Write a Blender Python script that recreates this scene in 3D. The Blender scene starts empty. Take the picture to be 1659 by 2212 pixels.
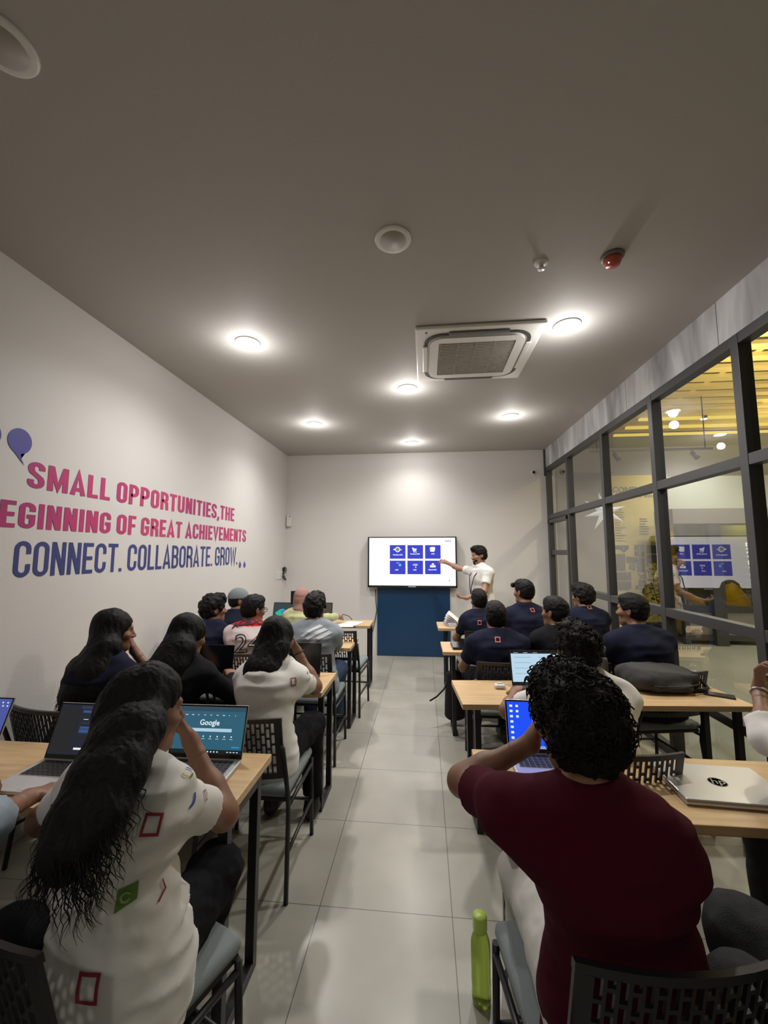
import bpy, bmesh, math, random
import numpy as np
from mathutils import Vector, Matrix
from mathutils.bvhtree import BVHTree
random.seed(4)
SC = bpy.context.scene
COL = SC.collection
pi = math.pi
R = math.radians

# ------------------------------------------------------------------ camera
F_PX, PITCH, YAW, CAMZ = 877.5, .1009, .099, 1.611
IW, IH = 1659, 2212
camd = bpy.data.cameras.new('camera'); cam = bpy.data.objects.new('camera', camd); COL.objects.link(cam)
camd.sensor_fit = 'HORIZONTAL'; camd.sensor_width = 36; camd.lens = 36*F_PX/IW
camd.clip_start = .05
cam.location = (0, 0, CAMZ)
_f = Vector((-math.sin(YAW)*math.cos(PITCH), math.cos(YAW)*math.cos(PITCH), math.sin(PITCH)))
_r = Vector((math.cos(YAW), math.sin(YAW), 0)); _u = _r.cross(_f)
cam.matrix_world = Matrix(((_r.x, _u.x, -_f.x, 0), (_r.y, _u.y, -_f.y, 0), (_r.z, _u.z, -_f.z, CAMZ), (0, 0, 0, 1)))
SC.camera = cam

def at(px, py, ax, val):
    """point of the room seen at a photo pixel, on the plane axis=val"""
    d = _r*((px-IW/2)/F_PX) - _u*((py-IH/2)/F_PX) + _f
    t = (val-(0, 0, CAMZ)[ax])/d[ax]
    return Vector((0, 0, CAMZ)) + d*t

# ------------------------------------------------------------------ world, exposure
w = bpy.data.worlds.new('world'); SC.world = w; w.use_nodes = True
w.node_tree.nodes['Background'].inputs[0].default_value = (.55, .6, .7, 1)
w.node_tree.nodes['Background'].inputs[1].default_value = .03
SC.view_settings.view_transform = 'Standard'; SC.view_settings.look = 'None'
SC.view_settings.exposure = 0.0; SC.view_settings.gamma = 1
SC.view_settings.use_curve_mapping = False
SC.cycles.max_bounces = 6; SC.cycles.diffuse_bounces = 4; SC.cycles.glossy_bounces = 3
SC.cycles.transmission_bounces = 4; SC.cycles.transparent_max_bounces = 10
SC.cycles.caustics_reflective = False; SC.cycles.caustics_refractive = False
SC.cycles.sample_clamp_indirect = 4
SPOT_W = 104; FILL_W = 48; LOBBY_W = 150; GLOW_W = 6

# ------------------------------------------------------------------ room numbers
XL, XR, YB, YF, ZC = -2.30, 1.95, -2.2, 6.60, 3.26

# ------------------------------------------------------------------ materials
MATS = {}
def mat(name, col, rough=.6, metal=0, emis=None, estr=1, spec=.5, bump=None, var=None, alpha=None, trans=0):
    """bump=(scale,strength) noise bump ; var=(scale,amount) colour variation"""
    if name in MATS: return MATS[name]
    m = bpy.data.materials.new(name); m.use_nodes = True
    nt = m.node_tree; b = nt.nodes['Principled BSDF']
    b.inputs['Base Color'].default_value = (*col, 1)
    b.inputs['Roughness'].default_value = rough; b.inputs['Metallic'].default_value = metal
    b.inputs['Specular IOR Level'].default_value = .15 if any(k in name for k in ('cotton', 'denim', 'fleece', 'cloth', 'jersey')) else spec
    if trans: b.inputs['Transmission Weight'].default_value = trans
    if emis: b.inputs['Emission Color'].default_value = (*emis, 1); b.inputs['Emission Strength'].default_value = estr
    tc = nt.nodes.new('ShaderNodeTexCoord')
    if var:
        n = nt.nodes.new('ShaderNodeTexNoise'); n.inputs['Scale'].default_value = var[0]; n.inputs['Detail'].default_value = 4
        nt.links.new(tc.outputs['Object'], n.inputs['Vector'])
        mx = nt.nodes.new('ShaderNodeMix'); mx.data_type = 'RGBA'
        mx.inputs[6].default_value = (*[c*(1-var[1]) for c in col], 1)
        mx.inputs[7].default_value = (*[min(1, c*(1+var[1])) for c in col], 1)
        nt.links.new(n.outputs['Fac'], mx.inputs[0]); nt.links.new(mx.outputs[2], b.inputs['Base Color'])
    if bump:
        n = nt.nodes.new('ShaderNodeTexNoise'); n.inputs['Scale'].default_value = bump[0]; n.inputs['Detail'].default_value = 3
        nt.links.new(tc.outputs['Object'], n.inputs['Vector'])
        bp = nt.nodes.new('ShaderNodeBump'); bp.inputs['Strength'].default_value = bump[1]; bp.inputs['Distance'].default_value = .01
        nt.links.new(n.outputs['Fac'], bp.inputs['Height']); nt.links.new(bp.outputs[0], b.inputs['Normal'])
    MATS[name] = m; return m

def srgb(r, g, b):
    f = lambda c: (c/255/12.92) if c/255 <= .04045 else ((c/255+.055)/1.055)**2.4
    return (f(r), f(g), f(b))

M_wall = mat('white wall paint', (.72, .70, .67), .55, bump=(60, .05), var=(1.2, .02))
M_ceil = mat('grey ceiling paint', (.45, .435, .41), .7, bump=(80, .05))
M_black = mat('black powder coated steel', (.012, .012, .013), .42)
M_frame = mat('charcoal aluminium', (.055, .055, .057), .42)
M_plast = mat('black plastic', (.010, .010, .011), .45)
M_whitep = mat('white plastic', (.75, .74, .70), .4)
M_cush = mat('grey seat fabric', (.19, .22, .225), .85, bump=(300, .25))
M_alu = mat('silver aluminium', (.62, .61, .60), .32, metal=.55)
M_dark = mat('dark glass screen', (.008, .008, .010), .12)
M_navy = mat('navy cotton', (.011, .013, .030), .9, bump=(400, .05))
M_blk = mat('black cotton', (.007, .007, .009), .92, bump=(220, .15))
M_wht = mat('white cotton', (.70, .69, .66), .9, bump=(400, .05))
M_mar = mat('maroon cotton', (.062, .004, .013), .9, bump=(400, .05))
M_hood = mat('heather grey fleece', (.25, .28, .31), .95, var=(160, .25), bump=(260, .3))
M_red = mat('red jersey', (.60, .02, .03), .8)
M_jers = mat('pale pink jersey', (.66, .55, .54), .8)
M_den = mat('blue denim', (.035, .055, .10), .9, bump=(250, .3), var=(30, .2))
M_dden = mat('charcoal denim', (.035, .037, .038), .9, bump=(250, .3), var=(25, .3))
M_yg = mat('pale green cotton', (.44, .46, .25), .9)
M_pink = mat('dusty pink cloth', (.34, .20, .165), .9)
M_cap = mat('grey cap cloth', (.20, .23, .24), .9)
M_hair = mat('black hair', (.004, .0035, .003), .62, spec=.22, bump=(120, .25))
M_hair2 = mat('dark brown hair', (.008, .006, .0045), .65, spec=.2, bump=(120, .25))
M_skin = mat('brown skin', (.24, .118, .068), .5, var=(12, .08))
M_skin2 = mat('light brown skin', (.34, .185, .12), .5, var=(12, .08))
M_shoe = mat('black shoe leather', (.012, .012, .012), .5)
M_sole = mat('pale shoe sole', (.4, .4, .38), .7)
M_eye = mat('dark eye', (.01, .008, .008), .2)
M_prr = mat('crimson print', (.30, .03, .06), .8)
M_prb = mat('blue print', (.03, .08, .35), .8)
M_prg = mat('green print', (.10, .22, .03), .8)
M_prp = mat('purple print', (.12, .02, .16), .8)
M_prk = mat('dark print', (.03, .03, .04), .8)
M_pry = mat('yellow print', (.6, .42, .05), .8)
M_prw = mat('silver print', (.52, .53, .55), .7)
M_orl = mat('coral logo outline', (.55, .16, .12), .8)

def emat(name, col, s): 
    return mat(name, (.02, .02, .02), .4, emis=col, estr=s)

def node_mat(name):
    m = bpy.data.materials.new(name); m.use_nodes = True; MATS[name] = m
    return m, m.node_tree, m.node_tree.nodes['Principled BSDF']

# floor tiles
M_floor, nt, b = node_mat('glossy beige floor tiles')
tc = nt.nodes.new('ShaderNodeTexCoord'); sep = nt.nodes.new('ShaderNodeSeparateXYZ'); nt.links.new(tc.outputs['Object'], sep.inputs[0])
def mnode(op, a, bb=None, cc=None):
    n = nt.nodes.new('ShaderNodeMath'); n.operation = op
    for i, v in enumerate((a, bb, cc)):
        if v is None: continue
        if isinstance(v, (int, float)): n.inputs[i].default_value = v
        else: nt.links.new(v, n.inputs[i])
    return n.outputs[0]
def gridline(o, off, T=.6, hw=.0017):
    a = mnode('DIVIDE', mnode('SUBTRACT', o, off), T); fr = mnode('FRACT', mnode('ADD', a, 40))
    d = mnode('MINIMUM', fr, mnode('SUBTRACT', 1, fr))
    return mnode('LESS_THAN', d, hw/T)
ln = mnode('MAXIMUM', gridline(sep.outputs[0], -.4933), gridline(sep.outputs[1], 1.9988))
nz = nt.nodes.new('ShaderNodeTexNoise'); nz.inputs['Scale'].default_value = 3; nz.inputs['Detail'].default_value = 6
nt.links.new(tc.outputs['Object'], nz.inputs['Vector'])
cr = nt.nodes.new('ShaderNodeValToRGB'); nt.links.new(nz.outputs['Fac'], cr.inputs[0])
cr.color_ramp.elements[0].position = .3; cr.color_ramp.elements[0].color = (.33, .315, .265, 1)
cr.color_ramp.elements[1].position = .7; cr.color_ramp.elements[1].color = (.41, .395, .335, 1)
mx = nt.nodes.new('ShaderNodeMix'); mx.data_type = 'RGBA'; nt.links.new(ln, mx.inputs[0]); nt.links.new(cr.outputs[0], mx.inputs[6]); mx.inputs[7].default_value = (.09, .085, .075, 1)
nt.links.new(mx.outputs[2], b.inputs['Base Color']); b.inputs['Roughness'].default_value = .28

# wood
M_wood, nt, b = node_mat('pale maple laminate')
tc = nt.nodes.new('ShaderNodeTexCoord'); mp = nt.nodes.new('ShaderNodeMapping'); mp.inputs['Scale'].default_value = (1.2, 14, 14)
nt.links.new(tc.outputs['Object'], mp.inputs[0]); nz = nt.nodes.new('ShaderNodeTexNoise'); nz.inputs['Scale'].default_value = 3; nz.inputs['Detail'].default_value = 5
nt.links.new(mp.outputs[0], nz.inputs['Vector']); cr = nt.nodes.new('ShaderNodeValToRGB'); nt.links.new(nz.outputs['Fac'], cr.inputs[0])
cr.color_ramp.elements[0].position = .3; cr.color_ramp.elements[0].color = (.50, .33, .16, 1)
cr.color_ramp.elements[1].position = .7; cr.color_ramp.elements[1].color = (.63, .44, .235, 1)
nt.links.new(cr.outputs[0], b.inputs['Base Color']); b.inputs['Roughness'].default_value = .38

# concrete of the beam
M_conc, nt, b = node_mat('grey polished concrete')
tc = nt.nodes.new('ShaderNodeTexCoord'); nz = nt.nodes.new('ShaderNodeTexNoise'); nz.inputs['Scale'].default_value = 3.2; nz.inputs['Detail'].default_value = 8; nz.inputs['Distortion'].default_value = .6
mp = nt.nodes.new('ShaderNodeMapping'); mp.inputs['Scale'].default_value = (1, 1.6, .35); nt.links.new(tc.outputs['Object'], mp.inputs[0]); nt.links.new(mp.outputs[0], nz.inputs['Vector']); cr = nt.nodes.new('ShaderNodeValToRGB'); nt.links.new(nz.outputs['Fac'], cr.inputs[0])  # upright streaks: concrete mottling plus grazing lamp light put into the colour
cr.color_ramp.elements[0].position = .32; cr.color_ramp.elements[0].color = (.26, .26, .27, 1)
cr.color_ramp.elements[1].position = .68; cr.color_ramp.elements[1].color = (.72, .72, .74, 1)
sep = nt.nodes.new('ShaderNodeSeparateXYZ'); nt.links.new(tc.outputs['Object'], sep.inputs[0])
g = gridline(sep.outputs[1], .3, 1.22, .003)
mx = nt.nodes.new('ShaderNodeMix'); mx.data_type = 'RGBA'; nt.links.new(g, mx.inputs[0]); nt.links.new(cr.outputs[0], mx.inputs[6]); mx.inputs[7].default_value = (.07, .07, .07, 1)
nt.links.new(mx.outputs[2], b.inputs['Base Color']); b.inputs['Roughness'].default_value = .4

# clear glass pane
M_glass, nt, b = node_mat('clear window glass'); nt.nodes.remove(b)
out = nt.nodes['Material Output']; tr = nt.nodes.new('ShaderNodeBsdfTransparent'); tr.inputs[0].default_value = (.86, .89, .88, 1)
gl = nt.nodes.new('ShaderNodeBsdfGlossy'); gl.inputs['Roughness'].default_value = 0; gl.inputs[0].default_value = (1, 1, 1, 1)
lw = nt.nodes.new('ShaderNodeLayerWeight'); lw.inputs[0].default_value = .5
pw = nt.nodes.new('ShaderNodeMath'); pw.operation = 'POWER'; nt.links.new(lw.outputs['Facing'], pw.inputs[0]); pw.inputs[1].default_value = 2.0
fr = nt.nodes.new('ShaderNodeMath'); fr.operation = 'MULTIPLY_ADD'; nt.links.new(pw.outputs[0], fr.inputs[0]); fr.inputs[1].default_value = 1.0; fr.inputs[2].default_value = .04
ms = nt.nodes.new('ShaderNodeMixShader'); nt.links.new(fr.outputs[0], ms.inputs[0]); nt.links.new(tr.outputs[0], ms.inputs[1]); nt.links.new(gl.outputs[0], ms.inputs[2]); nt.links.new(ms.outputs[0], out.inputs[0])

# ------------------------------------------------------------------ object helpers
def tag(o, label=None, cat=None, group=None, kind=None):
    if label: o['label'] = label
    if cat: o['category'] = cat
    if group: o['group'] = group
    if kind: o['kind'] = kind
    return o
def thing(name, label, cat, loc=(0, 0, 0), rz=0, group=None, kind=None):
    o = bpy.data.objects.new(name, None); o.empty_display_size = .1; COL.objects.link(o)
    o.location = loc; o.rotation_euler = (0, 0, rz)
    return tag(o, label, cat, group, kind)
def obj(name, bm, m, parent=None, smooth=False, loc=None, label=None):
    me = bpy.data.meshes.new(name)
    if isinstance(bm, bmesh.types.BMesh): bm.to_mesh(me); bm.free()
    else: me = bm
    o = bpy.data.objects.new(name, me); COL.objects.link(o)
    ms = m if isinstance(m, (list, tuple)) else [m]
    for x in ms: me.materials.append(x)
    if smooth: me.polygons.foreach_set('use_smooth', [True]*len(me.polygons))
    if parent: o.parent = parent
    if loc: o.location = loc
    if label: o['label'] = label
    return o
def BM(): return bmesh.new()
def box(bm, lo, hi, bev=0, M=None, mi=0):
    x0, y0, z0 = lo; x1, y1, z1 = hi
    t = bmesh.new()
    mtx = Matrix.Translation(((x0+x1)/2, (y0+y1)/2, (z0+z1)/2)) @ Matrix.Diagonal((x1-x0, y1-y0, z1-z0, 1))
    bmesh.ops.create_cube(t, size=1, matrix=mtx)
    if bev: bmesh.ops.bevel(t, geom=t.edges[:], offset=bev, segments=2, profile=.5, affect='EDGES')
    if M is not None: t.transform(M)
    merge(bm, t, mi); return bm
def merge(bm, t, mi=0):
    vm = {}
    for v in t.verts: vm[v] = bm.verts.new(v.co)
    for f in t.faces:
        try: g = bm.faces.new([vm[v] for v in f.verts]); g.material_index = mi; g.smooth = f.smooth
        except ValueError: pass
    t.free()
def cyl(bm, a, b, r, r2=None, n=12, cap=True, mi=0):
    a = Vector(a); b = Vector(b); r2 = r if r2 is None else r2
    d = (b-a).normalized(); s = d.orthogonal().normalized(); t = d.cross(s)
    A = [bm.verts.new(a+(s*math.cos(2*pi*i/n)+t*math.sin(2*pi*i/n))*r) for i in range(n)]
    B = [bm.verts.new(b+(s*math.cos(2*pi*i/n)+t*math.sin(2*pi*i/n))*r2) for i in range(n)]
    for i in range(n):
        f = bm.faces.new((A[i], A[(i+1) % n], B[(i+1) % n], B[i])); f.smooth = True; f.material_index = mi
    if cap:
        f = bm.faces.new(A[::-1]); f.material_index = mi; f = bm.faces.new(B); f.material_index = mi
def tube(bm, pts, r, n=8):
    pts = [Vector(p) for p in pts]; rs = r if isinstance(r, (list, tuple)) else [r]*len(pts)
    rings = []; prev = None
    for i, p in enumerate(pts):
        d = (pts[min(i+1, len(pts)-1)]-pts[max(i-1, 0)]).normalized()
        s = d.orthogonal().normalized() if prev is None else (prev-d*prev.dot(d)).normalized()
        prev = s; t = d.cross(s)
        rings.append([bm.verts.new(p+(s*math.cos(2*pi*k/n)+t*math.sin(2*pi*k/n))*rs[i]) for k in range(n)])
    for i in range(len(rings)-1):
        for k in range(n):
            f = bm.faces.new((rings[i][k], rings[i][(k+1) % n], rings[i+1][(k+1) % n], rings[i+1][k])); f.smooth = True
    bm.faces.new(rings[0][::-1]); bm.faces.new(rings[-1])
def lathe(bm, prof, n=28, M=None, mi=0):
    rings = []
    for r, z in prof:
        vs = []
        for i in range(n):
            p = Vector((r*math.cos(2*pi*i/n), r*math.sin(2*pi*i/n), z))
            vs.append(bm.verts.new(M @ p if M is not None else p))
        rings.append(vs)
    for a, b2 in zip(rings, rings[1:]):
        for i in range(n):
            f = bm.faces.new((a[i], a[(i+1) % n], b2[(i+1) % n], b2[i])); f.smooth = True; f.material_index = mi
    if prof[0][0] > 1e-6: bm.faces.new(rings[0][::-1]).material_index = mi
    if prof[-1][0] > 1e-6: bm.faces.new(rings[-1]).material_index = mi
def prism(bm, poly, d, M=None, mi=0):
    """poly in XY, extruded d in +Z then transformed"""
    A = [bm.verts.new((M @ Vector((x, y, 0))) if M is not None else Vector((x, y, 0))) for x, y in poly]
    B = [bm.verts.new((M @ Vector((x, y, d))) if M is not None else Vector((x, y, d))) for x, y in poly]
    n = len(poly)
    bm.faces.new(A[::-1]).material_index = mi; bm.faces.new(B).material_index = mi
    for i in range(n): bm.faces.new((A[i], A[(i+1) % n], B[(i+1) % n], B[i])).material_index = mi
def text_mesh(s, size, sx=1, bold=0, ext=.001, align='LEFT', space=1.0):
    cu = bpy.data.curves.new('txt', 'FONT'); cu.body = s; cu.size = size; cu.offset = bold; cu.extrude = ext
    cu.align_x = align; cu.space_character = space; cu.resolution_u = 3
    o = bpy.data.objects.new('txt', cu); COL.objects.link(o)
    bpy.context.view_layer.update()
    me = bpy.data.meshes.new_from_object(o.evaluated_get(bpy.context.evaluated_depsgraph_get()))
    bpy.data.objects.remove(o); 
    me.transform(Matrix.Diagonal((sx, 1, 1, 1))); me.materials.clear(); return me
def copy_tree(o, parent=None):
    c = o.copy(); COL.objects.link(c)
    if parent: c.parent = parent
    for ch in o.children: copy_tree(ch, c)
    return c

# ------------------------------------------------------------------ room shell
def shell(name, lo, hi, m):
    return tag(obj(name, box(BM(), lo, hi), m), kind='structure')
shell('floor', (XL-.1, YB-.1, -.1), (XR, YF+.1, 0), M_floor)
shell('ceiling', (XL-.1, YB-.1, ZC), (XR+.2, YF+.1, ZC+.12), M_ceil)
shell('wall_left', (XL-.12, YB-.1, 0), (XL, YF+.1, ZC), M_wall)
shell('wall_end', (XL, YF, 0), (XR+.12, YF+.12, ZC), M_wall)
shell('wall_back', (XL, YB-.12, 0), (XR+.12, YB, ZC), M_wall)
ZT = CAMZ+.678*XR; ZM = CAMZ+.287*XR; ZR = CAMZ-.243*XR; ZLOW = CAMZ-.555*XR
shell('wall_right', (XR-.02, YB, ZT+.03), (XR+.14, YF, ZC), M_conc)
# solid dark strip put in for the shadow gap where the beam meets the end wall
shell('shadow_gap_strip_1', (XR-.045, YF-.03, ZT-.1), (XR+.02, YF, ZC), M_frame)

# glazed partition, bay by bay
posts = [YF-.03, 5.66, 4.57, 3.585, 2.62, 1.62, .62, -.4, -1.4, YB+.03]
for i, (ya, yb) in enumerate(zip(posts, posts[1:])):
    nm = 'door_1' if i == 0 else 'window_%d' % i
    e = thing(nm, None, None, (XR, 0, 0)); tag(e, kind='structure')
    bm = BM(); hw = .032
    box(bm, (-.02, ya-hw, 0), (.06, ya+hw, ZT+.03), .003)
    if i == len(posts)-2: box(bm, (-.02, yb-hw, 0), (.06, yb+hw, ZT+.03), .003)
    for z, t in ((ZT, .035), (ZM, .035), (.03, .03)): box(bm, (-.018, yb+hw, z-t), (.058, ya-hw, z+t), .003)
    if i == 0:
        for z, t in ((1.62, .035), (.55, .03)): box(bm, (-.012, yb+hw, z-t), (.05, ya-hw, z+t), .003)
        box(bm, (-.03, yb+hw, .05), (.03, yb+hw+.05, ZM-.04), .003)
        box(bm, (-.03, ya-hw-.05, .05), (.03, ya-hw, ZM-.04), .003)
        box(bm, (-.03, yb+hw, ZM-.10), (.03, ya-hw, ZM-.045), .003)
    else:
        for z, t in ((ZR, .035), (ZLOW, .03)): box(bm, (-.018, yb+hw, z-t), (.058, ya-hw, z+t), .003)
    obj('frame', bm, M_frame, e)
    bm = BM()
    vs = [bm.verts.new((.02, y, z)) for y, z in ((yb+.03, .05), (ya-.03, .05), (ya-.03, ZT), (yb+.03, ZT))]; bm.faces.new(vs)
    obj('pane', bm, M_glass, e)

# ------------------------------------------------------------------ lobby beyond the glass
M_lfl = mat('grey polished lobby floor', (.36, .38, .36), .18, var=(1.5, .12))
M_grey = mat('blue grey lobby wall', (.25, .265, .29), .6)
M_yel = mat('pale yellow board', (.60, .52, .17), .6)
M_yel2 = mat('bright yellow panel', (.75, .50, .02), .5)
M_lceil = mat('ochre ceiling slat', (.62, .50, .20), .6)
M_olive = mat('olive tinted glazing', (.075, .085, .02), .2)
M_lgrey = mat('mid grey lobby cladding', (.22, .22, .22), .6)
M_pale = mat('pale blue lobby cladding', (.45, .52, .52), .5)
YL = 8.75
shell('floor_lobby', (XR, -3, -.1), (11, YL+.3, -.002), M_lfl)
shell('wall_lobby', (XR+.1, YL, 0), (11, YL+.15, 4.6), M_grey)
shell('wall_lobby_side', (11, -3, 0), (11.15, YL+.3, 4.6), M_lgrey)
shell('wall_lobby_back', (XR+.1, -3.15, 0), (11, -3, 4.6), M_lgrey)
shell('ceiling_lobby', (XR+.1, -3.1, 4.45), (11.1, YL+.3, 4.6), mat('brown lobby soffit', (.20, .165, .08), .8))
t = thing('ceiling_raft', 'ochre slatted ceiling raft hanging over the lobby behind the glass', 'ceiling slats', (0, 0, 0))
bm = BM()
for k in range(26): box(bm, (2.25, .6+k*.31, 4.05), (10.8, .6+k*.31+.15, 4.10))
obj('slat', bm, M_lceil, t)
bm = BM()
for k in range(6): box(bm, (2.6+k*1.5, .5, 4.10), (2.68+k*1.5, 8.6, 4.45))
obj('rail', bm, M_lceil, t)
# yellow strip lights over the slats at the far end
bm = BM()
for k in range(3): box(bm, (3.9, 8.55-k*.5, 4.0), (10.6, 8.62-k*.5, 4.04))
tag(obj('strip_light', bm, emat('warm yellow strip light', (1, .72, .12), 1.1)), 'glowing yellow strip light at the far end of the lobby ceiling', 'light')
# board
bx0, bx1 = at(1314, 1100, 1, YL).x, at(1442, 1100, 1, YL).x
t = thing('map_board', 'tall pale yellow wall board with a site map and directory text', 'board', ((bx0+bx1)/2, YL-.012, 0))
W = bx1-bx0; box_ = box(BM(), (-W/2, -.05, .25), (W/2, 0, 3.2), .004); obj('board', box_, M_yel, t)
M_bk = mat('charcoal vinyl', (.05, .055, .055), .6)
M_bk2 = mat('grey vinyl lettering', (.16, .14, .07), .6)
def bpt(px, py):
    p = at(px, py, 1, YL-.055); return Vector((p.x-(bx0+bx1)/2, -.055, p.z))
RX = Matrix.Rotation(pi/2, 4, 'X')
def put_text(s, px, py, h, parent, nm, m, sx=1, bold=.0, yy=-.056, align='LEFT'):
    me = text_mesh(s, h/.7, sx, bold, .002, align); me.transform(RX)
    p = bpt(px, py); o = obj(nm, me, m, parent, loc=(p.x, yy, p.z)); return o
for w_, x_ in (('CONFUSED', 1322), ('?', 1404)): put_text(w_, x_, 1064, .115, t, 'heading', M_bk2, .98, .002)
for w_, x_ in (('Sneak', 1327), ('A', 1372), ('Peek', 1383)): put_text(w_, x_, 1075, .085, t, 'heading', M_bk2, 1.1)
bm = BM()
def pbox(bm, pts, d=.004):
    q = [bpt(*p) for p in pts]; f = [bm.verts.new(v+Vector((0, -.004, 0))) for v in q]; g = [bm.verts.new(v+Vector((0, .004, 0))) for v in q]
    bm.faces.new(f); bm.faces.new(g[::-1])
    for i in range(len(q)): bm.faces.new((f[i], g[i], g[(i+1) % len(q)], f[(i+1) % len(q)]))
shapes = [[(1324, 1178), (1358, 1178), (1357, 1186), (1347, 1194), (1339, 1187), (1325, 1187)],
 [(1370, 1177), (1391, 1177), (1391, 1189), (1370, 1189)], [(1370, 1191), (1391, 1191), (1391, 1204), (1370, 1201)],
 [(1328, 1197), (1350, 1197), (1350, 1233), (1328, 1233)], [(1353, 1202), (1391, 1206), (1392, 1236), (1376, 1236), (1375, 1218), (1353, 1216)],
 [(1358, 1219), (1371, 1219), (1371, 1234), (1364, 1231), (1358, 1230)], [(1329, 1236), (1362, 1236), (1363, 1253), (1329, 1254)],
 [(1330, 1256), (1363, 1256), (1363, 1270), (1357, 1275), (1330, 1275)], [(1381, 1243), (1394, 1240), (1395, 1250), (1381, 1251)],
 [(1379, 1253), (1395, 1253), (1395, 1266), (1379, 1266)], [(1373, 1265), (1385, 1265), (1385, 1273), (1373, 1273)], [(1384, 1274), (1393, 1274), (1393, 1281), (1384, 1281)],
 [(1396, 1178), (1418, 1178), (1418, 1196), (1396, 1196)], [(1396, 1198), (1418, 1198), (1418, 1216), (1396, 1216)]]
for s in shapes: pbox(bm, s)
obj('site_map', bm, M_bk, t)
M_num = mat('pale map numbers', (.6, .58, .45), .6)
for s, x, y in (('1', 1344, 1188), ('2', 1378, 1186), ('3', 1379, 1198), ('4', 1375, 1213), ('5', 1362, 1228), ('7', 1353, 1243), ('10', 1384, 1249), ('11', 1384, 1263), ('12', 1375, 1272), ('13', 1384, 1280)):
    put_text(s, x, y, .05, t, 'map_number', M_num, 1, .001, -.062)
bm = BM(); rr = random.Random(3)
for c, (x0, y0, n, hh) in enumerate(((1328, 1100, 13, 5.6), (1381, 1120, 7, 5.4))):
    for k in range(n):
        ww = rr.uniform(10, 26 if c == 0 else 22); y = y0+k*hh
        bm = BM(); pbox(bm, [(x0, y), (x0+ww, y), (x0+ww, y+1.3), (x0, y+1.3)]); obj('directory_line', bm, M_bk2, t)
# wall parts right of the board
def lob(name, px0, py0, px1, py1, Y, m, label, cat, th=.06):
    a = at(px0, py0, 1, Y); c = at(px1, py1, 1, Y)
    return tag(obj(name, box(BM(), (a.x, Y, max(c.z, 0)), (c.x, Y+th, a.z)), m), label, cat)
lob('wall_panel', 1442, 1070, 1468, 1340, YL-.08, M_yel2, 'bright yellow narrow wall panel right of the map board', 'wall panel')
lob('cladding_panel', 1440, 1030, 1900, 1098, YL-.30, M_pale, 'pale blue-grey cladding band high over the dark storefront', 'cladding')
lob('canopy_beam', 1452, 1099, 1900, 1128, YL-.95, M_lgrey, 'grey canopy beam under the pale cladding band', 'beam', .6)
st = thing('storefront', 'dark storefront with olive tinted glazing and black frames across the lobby', 'storefront', (0, YL-.8, 0))
sx0 = at(1470, 1200, 1, YL-.8).x
bm = BM()
for x in (sx0, sx0+.55, sx0+1.7, sx0+2.9, sx0+4.1): box(bm, (x-.04, -.05, 0), (x+.05, .05, 2.35))
box(bm, (sx0+.42, -.14, 0), (sx0+.62, -.05, 2.35))
for z in (.12, .62, 2.35): box(bm, (sx0, -.045, z-.05), (sx0+4.6, .045, z+.05))
obj('frame', bm, M_frame, st)
M_og, nt, b = node_mat('olive tinted see-through glass'); nt.nodes.remove(b)
o_ = nt.nodes['Material Output']; a_ = nt.nodes.new('ShaderNodeBsdfTransparent'); a_.inputs[0].default_value = (.78, .76, .40, 1); g_ = nt.nodes.new('ShaderNodeBsdfGlossy'); g_.inputs['Roughness'].default_value = .02; m_ = nt.nodes.new('ShaderNodeMixShader'); m_.inputs[0].default_value = .1
nt.links.new(a_.outputs[0], m_.inputs[1]); nt.links.new(g_.outputs[0], m_.inputs[2]); nt.links.new(m_.outputs[0], o_.inputs[0])
obj('glazing', box(BM(), (sx0, -.01, .62), (sx0+4.6, .01, 2.35)), M_og, st)
obj('kick_panel', box(BM(), (sx0, -.02, .14), (sx0+4.6, .02, .60)), M_lgrey, st)
# yellow beanbags inside the storefront line
def blob(name, c, r, m, label, cat, sc=(1, 1, .75)):
    bm = BM(); bmesh.ops.create_icosphere(bm, subdivisions=3, radius=r, matrix=Matrix.Translation((0, 0, r*sc[2])) @ Matrix.Diagonal((*sc, 1)))
    for v in bm.verts:
        v.co.z = max(0, v.co.z*(1+.06*math.sin(v.co.x*14)*math.cos(v.co.y*12)))
    return tag(obj(name, bm, m, smooth=True, loc=c), label, cat)
pz = at(1500, 1330, 1, YL-.5)
blob('beanbag', (pz.x+.02, YL-.36, 0), .32, M_yel2, 'lower yellow beanbag behind the olive storefront glazing', 'beanbag', (1, .9, 1.25))
blob('beanbag', (pz.x+.72, YL-.36, 0), .34, M_yel2, 'taller yellow beanbag behind the olive storefront glazing', 'beanbag', (1, .9, 1.5))
tag(obj('storefront_back_wall', box(BM(), (max(sx0, bx1+.04), YL-.05, 0), (sx0+4.6, YL-.003, 2.3)), mat('olive back wall', (.20, .21, .04), .6)), 'olive back wall seen through the storefront glazing', 'wall panel')
# vertical sign
sg = thing('vertical_sign', 'white vertical lettering sign on the storefront across the lobby', 'sign', (0, 0, 0))
p = at(1610, 1170, 1, YL-.85)
for k, ch in enumerate('ERIEFTIC ZONE'):
    if ch == ' ': continue
    me = text_mesh(ch, .17, 1.0, .003, .006, 'CENTER'); me.transform(RX @ Matrix.Rotation(-pi/2, 4, 'Z'))
    q = at(1610+k*1.9, 1176+k*13.0, 1, YL-.85)
    obj('letter', me, mat('white sign letter', (.75, .75, .72), .5, emis=(.9, .9, .85), estr=.25), sg, loc=(q.x, YL-.86, q.z))
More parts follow.
